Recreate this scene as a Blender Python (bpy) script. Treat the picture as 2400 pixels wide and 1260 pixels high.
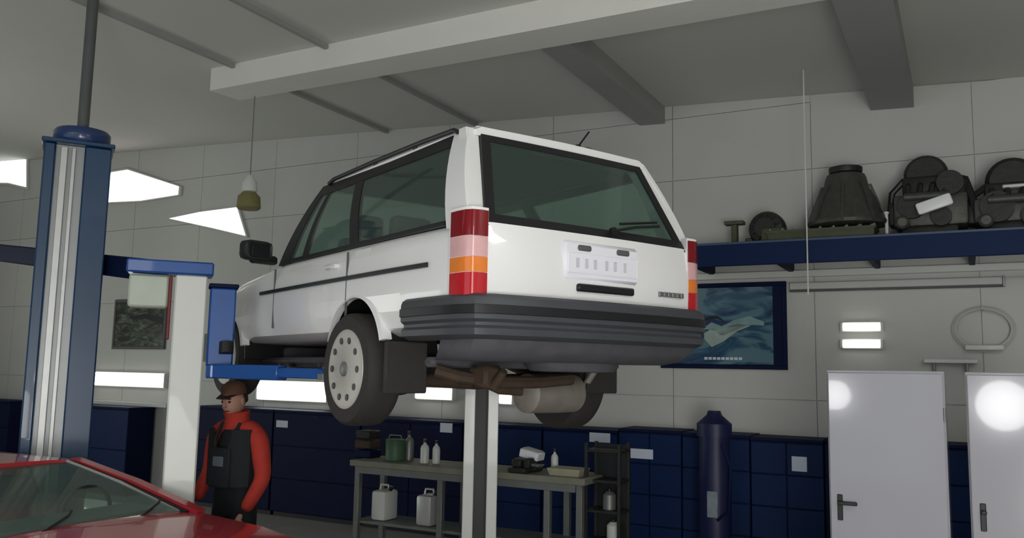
import bpy, bmesh, math, random
from mathutils import Vector, Matrix
random.seed(4)
C = bpy.context.scene.collection
SC = bpy.context.scene
for o in list(bpy.data.objects): bpy.data.objects.remove(o)

# ---------------------------------------------------------------- camera
CAM_H = 1.95; PIT = .118; ROL = -.019; FPX = 2000.0
cp, sp, cr, sr = math.cos(PIT), math.sin(PIT), math.cos(ROL), math.sin(ROL)
FW = Vector((0, cp, sp)); U0 = Vector((0, -sp, cp)); R0 = Vector((1, 0, 0))
RT = R0*cr - U0*sr; UP = R0*sr + U0*cr
cam = bpy.data.cameras.new('camera'); camo = bpy.data.objects.new('camera', cam); C.objects.link(camo)
cam.sensor_width = 36; cam.lens = 36*FPX/2400; cam.clip_start = .05; cam.clip_end = 200
m = Matrix((RT, UP, -FW)).transposed().to_4x4(); m.translation = Vector((0, 0, CAM_H))
camo.matrix_world = m
SC.camera = camo
# ---------------------------------------------------------------- world, lights, exposure
w = bpy.data.worlds.new('overcast_daylight'); SC.world = w; w.use_nodes = True
w.node_tree.nodes['Background'].inputs[0].default_value = (.80, .90, 1, 1)
w.node_tree.nodes['Background'].inputs[1].default_value = .7
SC.view_settings.view_transform = 'Standard'; SC.view_settings.look = 'None'
SC.view_settings.gamma = 1; SC.view_settings.use_curve_mapping = False
SC.view_settings.exposure = 0.36
def area(name, loc, target, sx, sy, power, col=(1, 1, 1)):
    l = bpy.data.lights.new(name, 'AREA'); l.shape = 'RECTANGLE'; l.size = sx; l.size_y = sy; l.energy = power; l.color = col
    o = bpy.data.objects.new(name, l); C.objects.link(o); o.location = loc
    o.rotation_euler = (Vector(target)-Vector(loc)).to_track_quat('-Z', 'Y').to_euler(); return o
area('fill_behind_camera', (2.6, -3.6, 2.2), (.9, 6, 2.6), 5.5, 3.6, 430, (1, .985, .985))  # added fill light behind the camera, brightens the white car's rear
area('upward_ceiling_fill', (2.2, -2.6, .5), (.4, 5.5, 4.8), 6.0, 2.0, 370, (1, .99, .95))  # second added fill, aimed up to lift the ceiling
area('ceiling_fluorescents_left', (-4.6, 2.6, 4.35), (-4.6, 3.6, 0), 3.0, .5, 22, (1, .98, .9))
area('ceiling_fluorescents_right', (3.2, 1.4, 4.2), (3.2, 2.4, 0), 3.0, .5, 50, (1, .97, .98))
area('daylight_left_windows', (-10.5, 9.5, 1.6), (-3, 8.6, 4.9), 4.0, 2.4, 70, (.97, 1, .94))

# ---------------------------------------------------------------- helpers
def at(px, py, Y):
    d = FW + RT*((px-1200)/FPX) - UP*((py-630)/FPX)
    return Vector((0, 0, CAM_H)) + d*(Y/d.y)
def atz(px, py, z):
    d = FW + RT*((px-1200)/FPX) - UP*((py-630)/FPX)
    return Vector((0, 0, CAM_H)) + d*((z-CAM_H)/d.z)
ANG = math.radians(-28)
UD = Vector((math.cos(ANG), math.sin(ANG), 0)); ND = Vector((-math.sin(ANG), math.cos(ANG), 0))
W0 = Vector((1.62, 9.55, 0))
def onplane(px, py, P):
    """point on the vertical plane through P parallel to the back wall"""
    d = FW + RT*((px-1200)/FPX) - UP*((py-630)/FPX); o = Vector((0, 0, CAM_H))
    return o + d*((P-o).dot(ND)/d.dot(ND))
def wl(px, py, off=0):
    """u, z in the back wall's frame, off metres in front of it"""
    q = onplane(px, py, W0-ND*off); return (q-W0).dot(UD), q.z
def wpt(u, off, z): return W0 + UD*u - ND*off + Vector((0, 0, z))

def mat(name, col, rough=.5, metal=0, spec=.5, coat=0, noise=.0, scale=8, bump=0, emit=0, trans=0, ior=1.45, alpha=1):
    mt = bpy.data.materials.new(name); mt.use_nodes = True; nt = mt.node_tree; b = nt.nodes['Principled BSDF']
    b.inputs['Base Color'].default_value = (*col, 1); b.inputs['Roughness'].default_value = rough
    b.inputs['Metallic'].default_value = metal; b.inputs['Specular IOR Level'].default_value = spec
    b.inputs['Coat Weight'].default_value = coat; b.inputs['IOR'].default_value = ior
    b.inputs['Transmission Weight'].default_value = trans; b.inputs['Alpha'].default_value = alpha
    if emit:
        b.inputs['Emission Color'].default_value = (*col, 1); b.inputs['Emission Strength'].default_value = emit
    if noise or bump:
        tc = nt.nodes.new('ShaderNodeTexCoord'); n = nt.nodes.new('ShaderNodeTexNoise')
        n.inputs['Scale'].default_value = scale; n.inputs['Detail'].default_value = 5
        nt.links.new(tc.outputs['Object'], n.inputs['Vector'])
        if noise:
            mx = nt.nodes.new('ShaderNodeMix'); mx.data_type = 'RGBA'
            nt.links.new(n.outputs['Fac'], mx.inputs[0])
            mx.inputs[6].default_value = (*[c*(1-noise) for c in col], 1); mx.inputs[7].default_value = (*[min(1, c*(1+noise)) for c in col], 1)
            nt.links.new(mx.outputs[2], b.inputs['Base Color'])
        if bump:
            bm = nt.nodes.new('ShaderNodeBump'); bm.inputs['Strength'].default_value = bump; bm.inputs['Distance'].default_value = .01
            nt.links.new(n.outputs['Fac'], bm.inputs['Height']); nt.links.new(bm.outputs[0], b.inputs['Normal'])
    return mt
M = dict(
 wall=mat('painted_wall', (.56, .56, .53), .55, noise=.06, scale=1.3, bump=.15),
 ceil=mat('painted_ceiling', (.60, .605, .56), .8, noise=.05, scale=.7, bump=.1),
 beam=mat('beam_paint', (.80, .79, .74), .7, noise=.05, scale=2),
 dbeam=mat('grey_beam_paint', (.33, .33, .315), .7, noise=.06, scale=2),
 floor=mat('concrete_floor', (.36, .36, .35), .45, noise=.2, scale=2, bump=.2),
 white=mat('white_car_paint', (.86, .86, .85), .3, coat=.5, noise=.02, scale=3),
 redp=mat('red_car_paint', (.42, .025, .035), .25, coat=.7, noise=.05, scale=3),
 dred=mat('dark_red_inside', (.16, .012, .02), .5, noise=.1),
 plastic=mat('dark_bumper_plastic', (.055, .058, .066), .45, noise=.15, scale=6, bump=.1),
 clad=mat('grey_cladding', (.10, .105, .105), .6, noise=.2, scale=5, bump=.2),
 under=mat('underbody_coating', (.085, .085, .095), .7, noise=.35, scale=9, bump=.5),
 rust=mat('rusty_steel', (.055, .035, .022), .75, noise=.5, scale=14, bump=.5),
 muff=mat('aluminised_muffler', (.33, .30, .26), .5, metal=.5, noise=.25, scale=12, bump=.2),
 rubber=mat('tyre_rubber', (.030, .028, .025), .75, noise=.2, scale=30, bump=.3),
 hub=mat('wheel_cover_silver', (.50, .49, .45), .45, metal=.25, noise=.08, scale=10),
 black=mat('black_rubber_trim', (.010, .011, .012), .45, noise=.1),
 tint=mat('tinted_glass', (.50, .66, .59), .04, trans=.95, ior=1.25),
 liner=mat('grey_cabin_fabric', (.12, .13, .125), .85, noise=.1),
 glass=mat('window_glass', (.55, .68, .62), .03, trans=.92, ior=1.1),
 red=mat('red_lens', (.50, .012, .02), .18, coat=.6, noise=.1, scale=20),
 dkred=mat('dark_red_lens', (.20, .004, .008), .15, coat=.6, noise=.1, scale=20),
 orange=mat('amber_lens', (.80, .22, .03), .2, coat=.6, noise=.1, scale=20),
 pink=mat('clear_pinkish_lens', (.72, .42, .42), .2, coat=.6, noise=.1, scale=20),
 plate=mat('white_plate', (.86, .86, .92), .35, noise=.02),
 blue=mat('blue_lift_paint', (.012, .052, .125), .35, coat=.3, noise=.15, scale=4),
 bblue=mat('bright_blue_paint', (.012, .085, .33), .4, coat=.2, noise=.12, scale=4),
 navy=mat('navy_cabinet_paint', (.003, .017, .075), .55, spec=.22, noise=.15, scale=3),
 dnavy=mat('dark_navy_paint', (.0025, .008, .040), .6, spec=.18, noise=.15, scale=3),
 lwhite=mat('white_lift_paint', (.70, .72, .68), .4, coat=.2, noise=.05, scale=3),
 lgrey=mat('grey_lift_plate', (.34, .36, .36), .4, metal=.3, noise=.08, scale=5),
 locker=mat('locker_white_gloss', (.37, .37, .40), .12, spec=.3, coat=.25, noise=.02, scale=3),
 steel=mat('grey_steel', (.22, .23, .22), .45, metal=.5, noise=.2, scale=8, bump=.1),
 bsteel=mat('pale_steel', (.55, .56, .55), .4, metal=.4, noise=.1, scale=8),
 benchtop=mat('worn_worktop', (.20, .20, .155), .6, noise=.25, scale=6, bump=.2),
 engine=mat('greasy_engine_metal', (.085, .085, .075), .5, metal=.4, noise=.4, scale=16, bump=.5),
 edark=mat('dark_engine_metal', (.028, .028, .026), .5, metal=.3, noise=.4, scale=16, bump=.4),
 olive=mat('olive_painted_metal', (.075, .085, .045), .6, noise=.35, scale=10, bump=.3),
 jacket=mat('red_work_jacket', (.42, .035, .022), .85, noise=.2, scale=12, bump=.3),
 overall=mat('dark_overalls', (.010, .013, .016), .85, noise=.3, scale=12, bump=.4),
 skin=mat('skin', (.42, .23, .17), .6, noise=.06, scale=10),
 hair=mat('dark_hair', (.03, .015, .01), .7, noise=.3, scale=30, bump=.4),
 eye=mat('dark_eye', (.02, .015, .012), .3),
 tube=mat('lit_tube', (1, .99, .93), .4, emit=2.6),
 pane=mat('daylit_pane', (.95, .98, .97), .2, emit=1.15),
 ppane=mat('daylit_pane_pinkish', (1, .9, .92), .2, emit=1.0),
 added_glare=mat('glare_lamp_face', (1, 1, 1), .3, emit=22),  # glowing face of the added lamps that make the locker glare
 green=mat('green_paint', (.05, .12, .06), .5, noise=.2),
 bottle=mat('pale_bottle', (.62, .64, .60), .35, noise=.05),
 teal=mat('navy_machine_paint', (.006, .010, .055), .45, coat=.0, noise=.1),
 rag=mat('pale_label', (.62, .68, .78), .6, noise=.03),
)
def mesh(name, verts, faces, mt, smooth=False, mats=None, fmat=None):
    me = bpy.data.meshes.new(name); me.from_pydata([tuple(v) for v in verts], [], faces)
    for x in (mats or [mt]): me.materials.append(x)
    if fmat:
        for p, i in zip(me.polygons, fmat): p.material_index = i
    if smooth:
        for p in me.polygons: p.use_smooth = True
    me.validate(); me.update(); return me
def link(name, me, parent=None, loc=None, rot=None):
    o = bpy.data.objects.new(name, me); C.objects.link(o)
    if parent: o.parent = parent
    if loc is not None: o.location = loc
    if rot is not None: o.rotation_euler = rot
    return o
def fixn(me):
    b = bmesh.new(); b.from_mesh(me); bmesh.ops.recalc_face_normals(b, faces=b.faces); b.to_mesh(me); b.free()
class MB:
    """collects shapes into one bmesh"""
    def __init__(s): s.b = bmesh.new()
    def box(s, x0, x1, y0, y1, z0, z1, bev=0, mtx=None, seg=1):
        g = bmesh.ops.create_cube(s.b, size=1); vs = g['verts']
        bmesh.ops.scale(s.b, vec=(x1-x0, y1-y0, z1-z0), verts=vs)
        bmesh.ops.translate(s.b, vec=((x0+x1)/2, (y0+y1)/2, (z0+z1)/2), verts=vs)
        if mtx: bmesh.ops.transform(s.b, matrix=mtx, verts=vs)
        if bev:
            es = {e for v in vs for e in v.link_edges}
            bmesh.ops.bevel(s.b, geom=list(es), offset=bev, segments=seg, affect='EDGES', profile=.5)
        return s
    def cyl(s, p, q, r, r2=None, n=20, cap=True):
        p = Vector(p); q = Vector(q); d = q-p; L = d.length
        g = bmesh.ops.create_cone(s.b, cap_ends=cap, segments=n, radius1=r, radius2=r if r2 is None else r2, depth=L)
        mt = Matrix.Translation((p+q)/2) @ d.to_track_quat('Z', 'Y').to_matrix().to_4x4()
        bmesh.ops.transform(s.b, matrix=mt, verts=g['verts']); return s
    def tube(s, pts, r, n=10):
        pts = [Vector(p) for p in pts]; rings = []
        for i, p in enumerate(pts):
            t = (pts[min(i+1, len(pts)-1)]-pts[max(i-1, 0)]).normalized()
            a = t.orthogonal().normalized() if i == 0 else (pa - t*pa.dot(t)).normalized()
            pa = a; b = t.cross(a); rr = r[i] if isinstance(r, (list, tuple)) else r
            rings.append([s.b.verts.new(p + (a*math.cos(k*2*math.pi/n)+b*math.sin(k*2*math.pi/n))*rr) for k in range(n)])
        for A, B in zip(rings, rings[1:]):
            for k in range(n): s.b.faces.new((A[k], A[(k+1) % n], B[(k+1) % n], B[k]))
        s.b.faces.new(rings[0][::-1]); s.b.faces.new(rings[-1]); return s
    def lathe(s, prof, o, axis, n=28):
        """prof: (r, t) pairs along axis from o"""
        o = Vector(o); ax = Vector(axis).normalized(); a = ax.orthogonal().normalized(); b = ax.cross(a); rings = []
        for r, t in prof:
            rings.append([s.b.verts.new(o+ax*t+(a*math.cos(k*2*math.pi/n)+b*math.sin(k*2*math.pi/n))*max(r, .0005)) for k in range(n)])
        for A, B in zip(rings, rings[1:]):
            for k in range(n): s.b.faces.new((A[k], A[(k+1) % n], B[(k+1) % n], B[k]))
        s.b.faces.new(rings[0][::-1]); s.b.faces.new(rings[-1]); return s
    def prism(s, poly, off):
        """poly: 3D points, extruded by vector off"""
        off = Vector(off); A = [s.b.verts.new(Vector(p)) for p in poly]; B = [s.b.verts.new(Vector(p)+off) for p in poly]; n = len(A)
        s.b.faces.new(A[::-1]); s.b.faces.new(B)
        for k in range(n): s.b.faces.new((A[k], A[(k+1) % n], B[(k+1) % n], B[k]))
        return s
    def ball(s, c, rx, ry, rz, n=16):
        g = bmesh.ops.create_uvsphere(s.b, u_segments=n, v_segments=max(8, n//2), radius=1)
        bmesh.ops.scale(s.b, vec=(rx, ry, rz), verts=g['verts']); bmesh.ops.translate(s.b, vec=c, verts=g['verts']); return s
    def loft(s, secs, cap=True):
        rings = [[s.b.verts.new(Vector(p)) for p in sec] for sec in secs]; n = len(rings[0])
        for A, B in zip(rings, rings[1:]):
            for k in range(n): s.b.faces.new((A[k], A[(k+1) % n], B[(k+1) % n], B[k]))
        if cap: s.b.faces.new(rings[0][::-1]); s.b.faces.new(rings[-1])
        return s
    def go(s, name, mt, parent=None, smooth=True, loc=None, rot=None, angle=40):
        bmesh.ops.recalc_face_normals(s.b, faces=s.b.faces)
        me = bpy.data.meshes.new(name); s.b.to_mesh(me); s.b.free(); me.materials.append(M[mt] if isinstance(mt, str) else mt)
        if smooth:
            me.polygons.foreach_set('use_smooth', [True]*len(me.polygons))
            try: me.set_sharp_from_angle(angle=math.radians(angle))
            except Exception: pass
        return link(name, me, parent, loc, rot)
def empty(name, loc=(0, 0, 0), rz=0):
    o = bpy.data.objects.new(name, None); C.objects.link(o); o.empty_display_size = .1
    o.location = loc; o.rotation_euler = (0, 0, rz); return o
def tag(o, label, cat, group=None):
    o['label'] = label; o['category'] = cat
    if group: o['group'] = group
    return o
def copy_tree(o, parent=None):
    c = o.copy(); C.objects.link(c); c.parent = parent
    for ch in list(o.children): copy_tree(ch, c)
    return c
def struct(o): o['kind'] = 'structure'; return o
def boolean(o, cutter):
    md = o.modifiers.new('cut', 'BOOLEAN'); md.object = cutter; md.operation = 'DIFFERENCE'; md.solver = 'EXACT'
    try: md.material_mode = 'TRANSFER'
    except Exception: pass
    bpy.context.view_layer.update(); dg = bpy.context.evaluated_depsgraph_get()
    me = bpy.data.meshes.new_from_object(o.evaluated_get(dg)); o.modifiers.clear(); o.data = me
    bpy.data.objects.remove(cutter)

# ================================================================ ROOM
uA, zA = wl(1560, 250); uB, zB = wl(2400, 180)
SL = (zB-zA)/(uB-uA)
def zc(u): return zA + (u-uA)*SL*min(1, 1)
UMIN, UMAX, DEEP = -13.6, 5.6, 15.0
# floor
fl = struct(MB().prism([wpt(UMIN, -.2, -.1), wpt(UMAX, -.2, -.1), wpt(UMAX, DEEP, -.1), wpt(UMIN, DEEP, -.1)], (0, 0, .1)).go('floor', 'floor', smooth=False))
# ceiling
cl = struct(MB().prism([wpt(UMIN, -.2, zc(UMIN)), wpt(UMAX, -.2, zc(UMAX)), wpt(UMAX, DEEP, zc(UMAX)), wpt(UMIN, DEEP, zc(UMIN))], (0, 0, .15)).go('ceiling', 'ceil', smooth=False))
# back wall: core + individually jointed panels
wb = struct(MB().prism([wpt(UMIN, -.2, 0), wpt(UMAX, -.2, 0), wpt(UMAX, -.2, zc(UMAX)), wpt(UMIN, -.2, zc(UMIN))], -ND*.18).go('wall_back', 'wall', smooth=False))
uj1, _ = wl(1900, 300); uj2, _ = wl(2280, 300); du = uj2-uj1
_, zj = wl(1830, 402)
us = sorted({uj1+du*k for k in range(-16, 6) if UMIN < uj1+du*k < UMAX} | {UMIN, UMAX})
zs = [0, zj-2.4, zj-1.2, zj, zj+.72]
g = .0035
for i in range(len(us)-1):
    for j in range(len(zs)):
        z0 = zs[j]; top = j == len(zs)-1
        a, b = us[i]+g, us[i+1]-g
        za, zb_ = (zc(a)-.002, zc(b)-.002) if top else (zs[j+1]-g, zs[j+1]-g)
        if min(za, zb_) < z0+.05: continue
        MB().prism([wpt(a, -.02, z0+g), wpt(b, -.02, z0+g), wpt(b, -.02, zb_), wpt(a, -.02, za)], -ND*.02).go('wall_panel', 'wall', wb, smooth=False)
# side and rear walls (out of frame, the rear one with a wide open gate)
struct(MB().prism([wpt(UMAX, -.2, 0), wpt(UMAX+.15, -.2, 0), wpt(UMAX+.15, -.2, zc(UMAX)), wpt(UMAX, -.2, zc(UMAX))], -ND*(DEEP+.2)).go('wall_right', 'wall', smooth=False))
struct(MB().prism([wpt(UMIN, -.2, 0), wpt(UMIN-.15, -.2, 0), wpt(UMIN-.15, -.2, zc(UMIN)), wpt(UMIN, -.2, zc(UMIN))], -ND*(DEEP+.2)).go('wall_left', 'wall', smooth=False))
mb = MB()
for a, b, z0, z1 in ((UMIN, -7.0, 0, 4.2), (2.5, UMAX, 0, 4.2), (UMIN, UMAX, 4.2, 5.3)):
    mb.prism([wpt(a, DEEP, z0), wpt(b, DEEP, z0), wpt(b, DEEP, z1), wpt(a, DEEP, z1)], -ND*.15)
struct(mb.go('wall_front', 'wall', smooth=False))

# ceiling beams and slab ribs, each its own part of the ceiling
def long_beam(px, py, wid, drop, mt, name, d1, d0=0.0):
    u, _ = wl(px, py)
    A = []
    for uu in (u, u+wid):
        A.append(uu)
    MB().prism([wpt(A[0], d0, zc(A[0])+.01), wpt(A[1], d0, zc(A[1])+.01), wpt(A[1], d0, zc(A[1])-drop), wpt(A[0], d0, zc(A[0])-drop)], -ND*(d1-d0)).go(name, mt, cl, smooth=False)
long_beam(1500, 275, .30, .20, 'dbeam', 'ceiling_beam', 2.9)
long_beam(2040, 225, .40, .22, 'dbeam', 'ceiling_beam', 3.2)
for px in (905, 1112):
    u = wl(px, 300)[0]
    MB().prism([wpt(u, 0, zc(u)+.01), wpt(u+.05, 0, zc(u)+.01), wpt(u+.05, 0, zc(u)-.05), wpt(u, 0, zc(u)-.05)], -ND*9.5).go('ceiling_rib', 'dbeam', cl, smooth=False)
# cross beam, parallel to the back wall
def under_ceiling(px, py, drop):
    z = 4.7
    for _ in range(30): q = atz(px, py, z); z = zc((q-W0).dot(UD))-drop
    return q
qa = under_ceiling(492, 212, .25); qb = under_ceiling(1500, 24, .25); bd = (qb-qa); qe = qa+bd*1.6; bn = Vector((bd.y, -bd.x, 0)).normalized()
MB().prism([qa+Vector((0, 0, .30)), qe+Vector((0, 0, .30)), qe, qa], -bn*.40).go('ceiling_beam', 'beam', cl, smooth=False)

# daylit high windows far left: frame + pane, set on the wall
def window(n, poly, mt):
    pts = [wl(x, y, .03) for x, y in poly]
    cx = sum(p[0] for p in pts)/len(pts); cz = sum(p[1] for p in pts)/len(pts)
    fr = MB().prism([wpt(cx+(u-cx)*1.06, .002, cz+(z-cz)*1.10) for u, z in pts], -ND*.035).go('window_%d' % n, 'wall', smooth=False); struct(fr)
    MB().prism([wpt(u, .03, z) for u, z in pts], -ND*.015).go('pane', mt, fr, smooth=False)
    return fr
window(1, [(-120, 322), (28, 342), (62, 352), (62, 438), (20, 428), (-120, 425)], 'pane')
window(2, [(244, 474), (262, 404), (300, 398), (420, 437), (418, 456), (330, 470)], 'ppane')
window(3, [(398, 512), (470, 497), (556, 486), (576, 552), (500, 534)], 'pane')

# ================================================================ CAR BUILDER
def sect(w, zb, zt, y, crown=.02, n=9):
    """closed rounded section of the lower body"""
    half = [(0, zb), (w*.55, zb), (w*.86, zb+.01), (w*.96, zb+.05), (w*.99, zb+.14), (w, zb+(zt-zb)*.42), (w*1.0, zb+(zt-zb)*.62), (w*.985, zb+(zt-zb)*.84), (w*.965, zt-.035), (w*.93, zt-.008), (w*.8, zt+.004), (w*.4, zt+crown*.8), (0, zt+crown)]
    pts = [(x, y, z) for x, z in half] + [(-x, y, z) for x, z in half[-2:0:-1]]
    return pts
def wheel(parent, x, y, z, side, r, steer=0):
    """side -1: outer face to -x"""
    e = MB().lathe([(r*.62, -.10), (r*.93, -.105), (r*.985, -.085), (r, -.05), (r, .05), (r*.985, .085), (r*.93, .105), (r*.62, .10)], (0, 0, 0), (1, 0, 0), 48).go('wheel', 'rubber', parent)
    e.location = (x, y, z); e.rotation_euler = (0, 0, steer)
    h = MB().lathe([(0, .098*1.12), (r*.16, .11), (r*.20, .102), (r*.60, .112), (r*.70, .106), (r*.72, .085), (r*.66, .06)][::1], (0, 0, 0), (side, 0, 0), 40)
    hb = h.go('wheel_cover', 'hub', e)
    mb = MB()
    for k in range(10):
        a = k*math.pi/5
        mb.cyl((side*.106, math.cos(a)*r*.52, math.sin(a)*r*.52), (side*.1145, math.cos(a)*r*.52, math.sin(a)*r*.52), r*.06, n=10)
    mb.go('vent_slots', 'black', e); mb = MB().lathe([(r*.13, .10), (r*.13, .118), (r*.10, .124), (0, .124)], (0, 0, 0), (side, 0, 0), 20); mb.go('centre_cap', 'steel', e)
    MB().cyl((side*-.09, 0, 0), (side*.03, 0, 0), r*.45, n=24).go('brake_drum', 'rust', e)
    return e
def panel(name, mt, parent, P, Q, R_, S, th=.02, n=8, bulge=0, nrm=(1, 0, 0)):
    """curved quad slab between corners P(bottom a) Q(bottom b) R(top b) S(top a)"""
    P, Q, R_, S = map(Vector, (P, Q, R_, S)); nn = Vector(nrm); b = MB(); A = []
    for off in (0, -th):
        rows = []
        for j in range(n+1):
            v = j/n; rows.append([b.b.verts.new(P.lerp(S, v).lerp(Q.lerp(R_, v), i/4) + nn*(bulge*4*v*(1-v)+off)) for i in range(5)])
        A.append(rows)
    F = b.b.faces.new
    for rows in A:
        for j in range(n):
            for i in range(4): F((rows[j][i], rows[j][i+1], rows[j+1][i+1], rows[j+1][i]))
    X, Y = A
    for j in range(n):
        F((X[j][0], X[j+1][0], Y[j+1][0], Y[j][0])); F((X[j][4], X[j+1][4], Y[j+1][4], Y[j][4]))
    for i in range(4):
        F((X[0][i], X[0][i+1], Y[0][i+1], Y[0][i])); F((X[n][i], X[n][i+1], Y[n][i+1], Y[n][i]))
    return b.go(name, mt, parent)

# ---------------------------------------------------------------- WHITE ESTATE CAR ON THE LIFT
YAW = .623
car = tag(empty('estate_car', (.471, 4.449, CAM_H-.336), YAW), 'white estate car raised high on the two-post lift, seen from its left rear corner', 'car')
HW = .82; ZB = 1.06
st = [(.07, .775, .50, 1.03), (.10, .785, .50, ZB), (.35, .80, .50, ZB), (.8, .815, .50, ZB), (1.3, HW, .50, ZB), (1.9, HW, .50, ZB), (2.5, .815, .50, ZB), (2.8, .81, .50, 1.04), (3.5, .80, .50, .985), (4.1, .77, .50, .91), (4.35, .70, .52, .85), (4.45, .60, .56, .79)]
WY = 1.24; WF = 3.64
def interp(y, k):
    for a, b in zip(st, st[1:]):
        if a[0] <= y <= b[0]:
            t = (y-a[0])/(b[0]-a[0]); return a[k]+(b[k]-a[k])*t
    return st[0][k] if y < st[0][0] else st[-1][k]
ys = [.07, .085, .10]+[.1+.1*k for k in range(1, 43)]+[4.36, 4.41, 4.45]
body = MB().loft([sect(interp(y, 1), interp(y, 2), interp(y, 3), y) for y in ys]).go('body', 'white', car, angle=35)
sill = MB().loft([sect(interp(y, 1)-.012, .36 if y > .3 else .36+.05*(1-(y-.07)/.23), .53, y, 0) for y in ys]).go('lower_cladding', 'clad', car, angle=35)
for o in (body, sill):
    for yy in (WY, WF):
        c = MB().cyl((-1, yy, .385), (1, yy, .385), .355, n=48).go('cutter', 'black'); c.parent = car
        # keep a solid centre tunnel: the cut is only as deep as the wheel well
        boolean(o, c)
for o in (body, sill):
    for p in o.data.polygons:
        if abs(p.normal.x) > .75 and any(math.hypot(p.center.y-yy, p.center.z-.385) < .62 for yy in (WY, WF)): p.use_smooth = False
for s in (-1, 1):
    for yy in (WY, WF):
        b = MB()
        sec = []
        for k in range(25):
            a = math.pi*(.09+.82*k/24); cy, sz = math.cos(a), math.sin(a)
            w_ = interp(yy, 1)
            sec.append([(s*(w_-.004), yy+cy*.385, .385+sz*.385), (s*(w_+.004), yy+cy*.355, .385+sz*.355), (s*(w_-.05), yy+cy*.352, .385+sz*.352), (s*(w_-.06), yy+cy*.385, .385+sz*.385)])
        b.loft(sec).go('wheel_arch_trim', 'white' , car)
        b = MB(); sec = []
        for k in range(21):
            a = math.pi*(k/20); cy, sz = math.cos(a), math.sin(a)
            sec.append([(s*(w_-.03), yy+cy*.365, .385+sz*.365), (s*(w_-.03), yy+cy*.350, .385+sz*.350), (s*.46, yy+cy*.350, .385+sz*.350), (s*.46, yy+cy*.365, .385+sz*.365)])
        b.loft(sec).go('wheel_well_liner', 'black', car)
# greenhouse: base line (z=ZB) to roof line
ZR = 1.585
def side_pt(y_b, y_r, v, s, out=0):
    xb, xr = .775, .635
    x = xb+(xr-xb)*v+.025*4*v*(1-v)+out
    return (s*x, y_b+(y_r-y_b)*v, ZB+(ZR-ZB)*v)
def side_quad(name, mt, s, yb0, yr0, yb1, yr1, v0, v1, out=0, th=.03):
    b = MB(); n = 8; X = []
    for o_ in (out, out-th):
        rows = []
        for j in range(n+1):
            v = v0+(v1-v0)*j/n
            rows.append([b.b.verts.new(side_pt(yb0+(yb1-yb0)*i/3, yr0+(yr1-yr0)*i/3, v, s, o_)) for i in range(4)])
        X.append(rows)
    F = b.b.faces.new
    for rows in X:
        for j in range(n):
            for i in range(3): F((rows[j][i], rows[j][i+1], rows[j+1][i+1], rows[j+1][i]))
    A, B = X
    for j in range(n):
        F((A[j][0], A[j+1][0], B[j+1][0], B[j][0])); F((A[j][3], A[j+1][3], B[j+1][3], B[j][3]))
    for i in range(3):
        F((A[0][i], A[0][i+1], B[0][i+1], B[0][i])); F((A[n][i], A[n][i+1], B[n][i+1], B[n][i]))
    return b.go(name, mt, car)
RW = .36      # roof rear y
for s in (-1, 1):
    side_quad('rear_pillar', 'white', s, .09, RW-.03, .30, .47, -.05, 1.02, .004)
    side_quad('rear_side_window', 'tint', s, .31, .48, 1.30, 1.52, .02, .90, .0, .012)
    side_quad('pillar', 'black', s, 1.30, 1.52, 1.42, 1.63, .0, .92, .004)
    side_quad('front_side_window', 'tint', s, 1.42, 1.63, 2.12, 1.98, .02, .90, .0, .012)
    side_quad('pillar', 'black', s, 2.12, 1.98, 2.18, 2.02, .0, .92, .004)
    side_quad('quarter_light', 'glass', s, 2.18, 2.02, 2.42, 2.11, .02, .90, .0, .012)
    side_quad('front_pillar', 'black', s, 2.40, 2.10, 2.60, 2.20, -.02, 1.0, .004)
    side_quad('window_frame', 'black', s, .31, .48, 2.45, 2.12, .85, .99, .005)
    side_quad('window_seal', 'black', s, .31, .31, 2.42, 2.42, -.01, .035, .008)
    # roof rail
    rl = MB().tube([side_pt(0, y, 1.0, s, .012)[:2]+(ZR+h,) for y, h in ((.42, .0), (.46, .018), (.8, .026), (1.4, .026), (2.0, .018), (2.08, .0))], .014, 8)
    for y in (.9, 1.4): rl.cyl((s*.63, y, ZR), (s*.645, y, ZR+.026), .014)
    rl.go('roof_rail', 'black', car)
# roof
secs = []
for y, dz, hw in ((RW-.05, -.005, .60), (RW, .012, .625), (.6, .03, .64), (1.2, .045, .645), (1.8, .04, .64), (2.15, .015, .63), (2.24, -.01, .61)):
    top = [(-hw, y, ZR-.03), (-hw-.004, y, ZR), (-hw+.03, y, ZR+.02+dz*.3), (-hw*.6, y, ZR+.028+dz), (0, y, ZR+.034+dz*1.15), (hw*.6, y, ZR+.028+dz), (hw-.03, y, ZR+.02+dz*.3), (hw+.004, y, ZR), (hw, y, ZR-.03)]
    secs.append(top+[(hw*.5, y, ZR-.02), (-hw*.5, y, ZR-.02)])
MB().loft(secs).go('roof', 'white', car)
MB().box(-.60, .60, RW+.08, 2.15, ZR-.035, ZR-.022, .004).go('headliner', 'liner', car)
MB().box(-.72, .72, .16, 2.5, ZB+.024, ZB+.034, .003).go('parcel_deck', 'liner', car)
for x in (-.40, 0, .40): MB().box(x-.14, x+.14, 1.30, 1.40, ZB+.02, ZB+.22, .04, seg=2).go('headrest', 'liner', car)
for x in (-.36, .36): MB().box(x-.20, x+.20, 2.0, 2.12, ZB+.02, ZB+.16, .05, seg=2).box(x-.12, x+.12, 2.0, 2.08, ZB+.17, ZB+.33, .04, seg=2).go('front_seat', 'liner', car)
# windscreen
panel('windscreen', 'glass', car, (-.70, 2.62, ZB), (.70, 2.62, ZB), (.60, 2.22, ZR), (-.60, 2.22, ZR), .012, nrm=(0, 1, 0))
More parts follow.
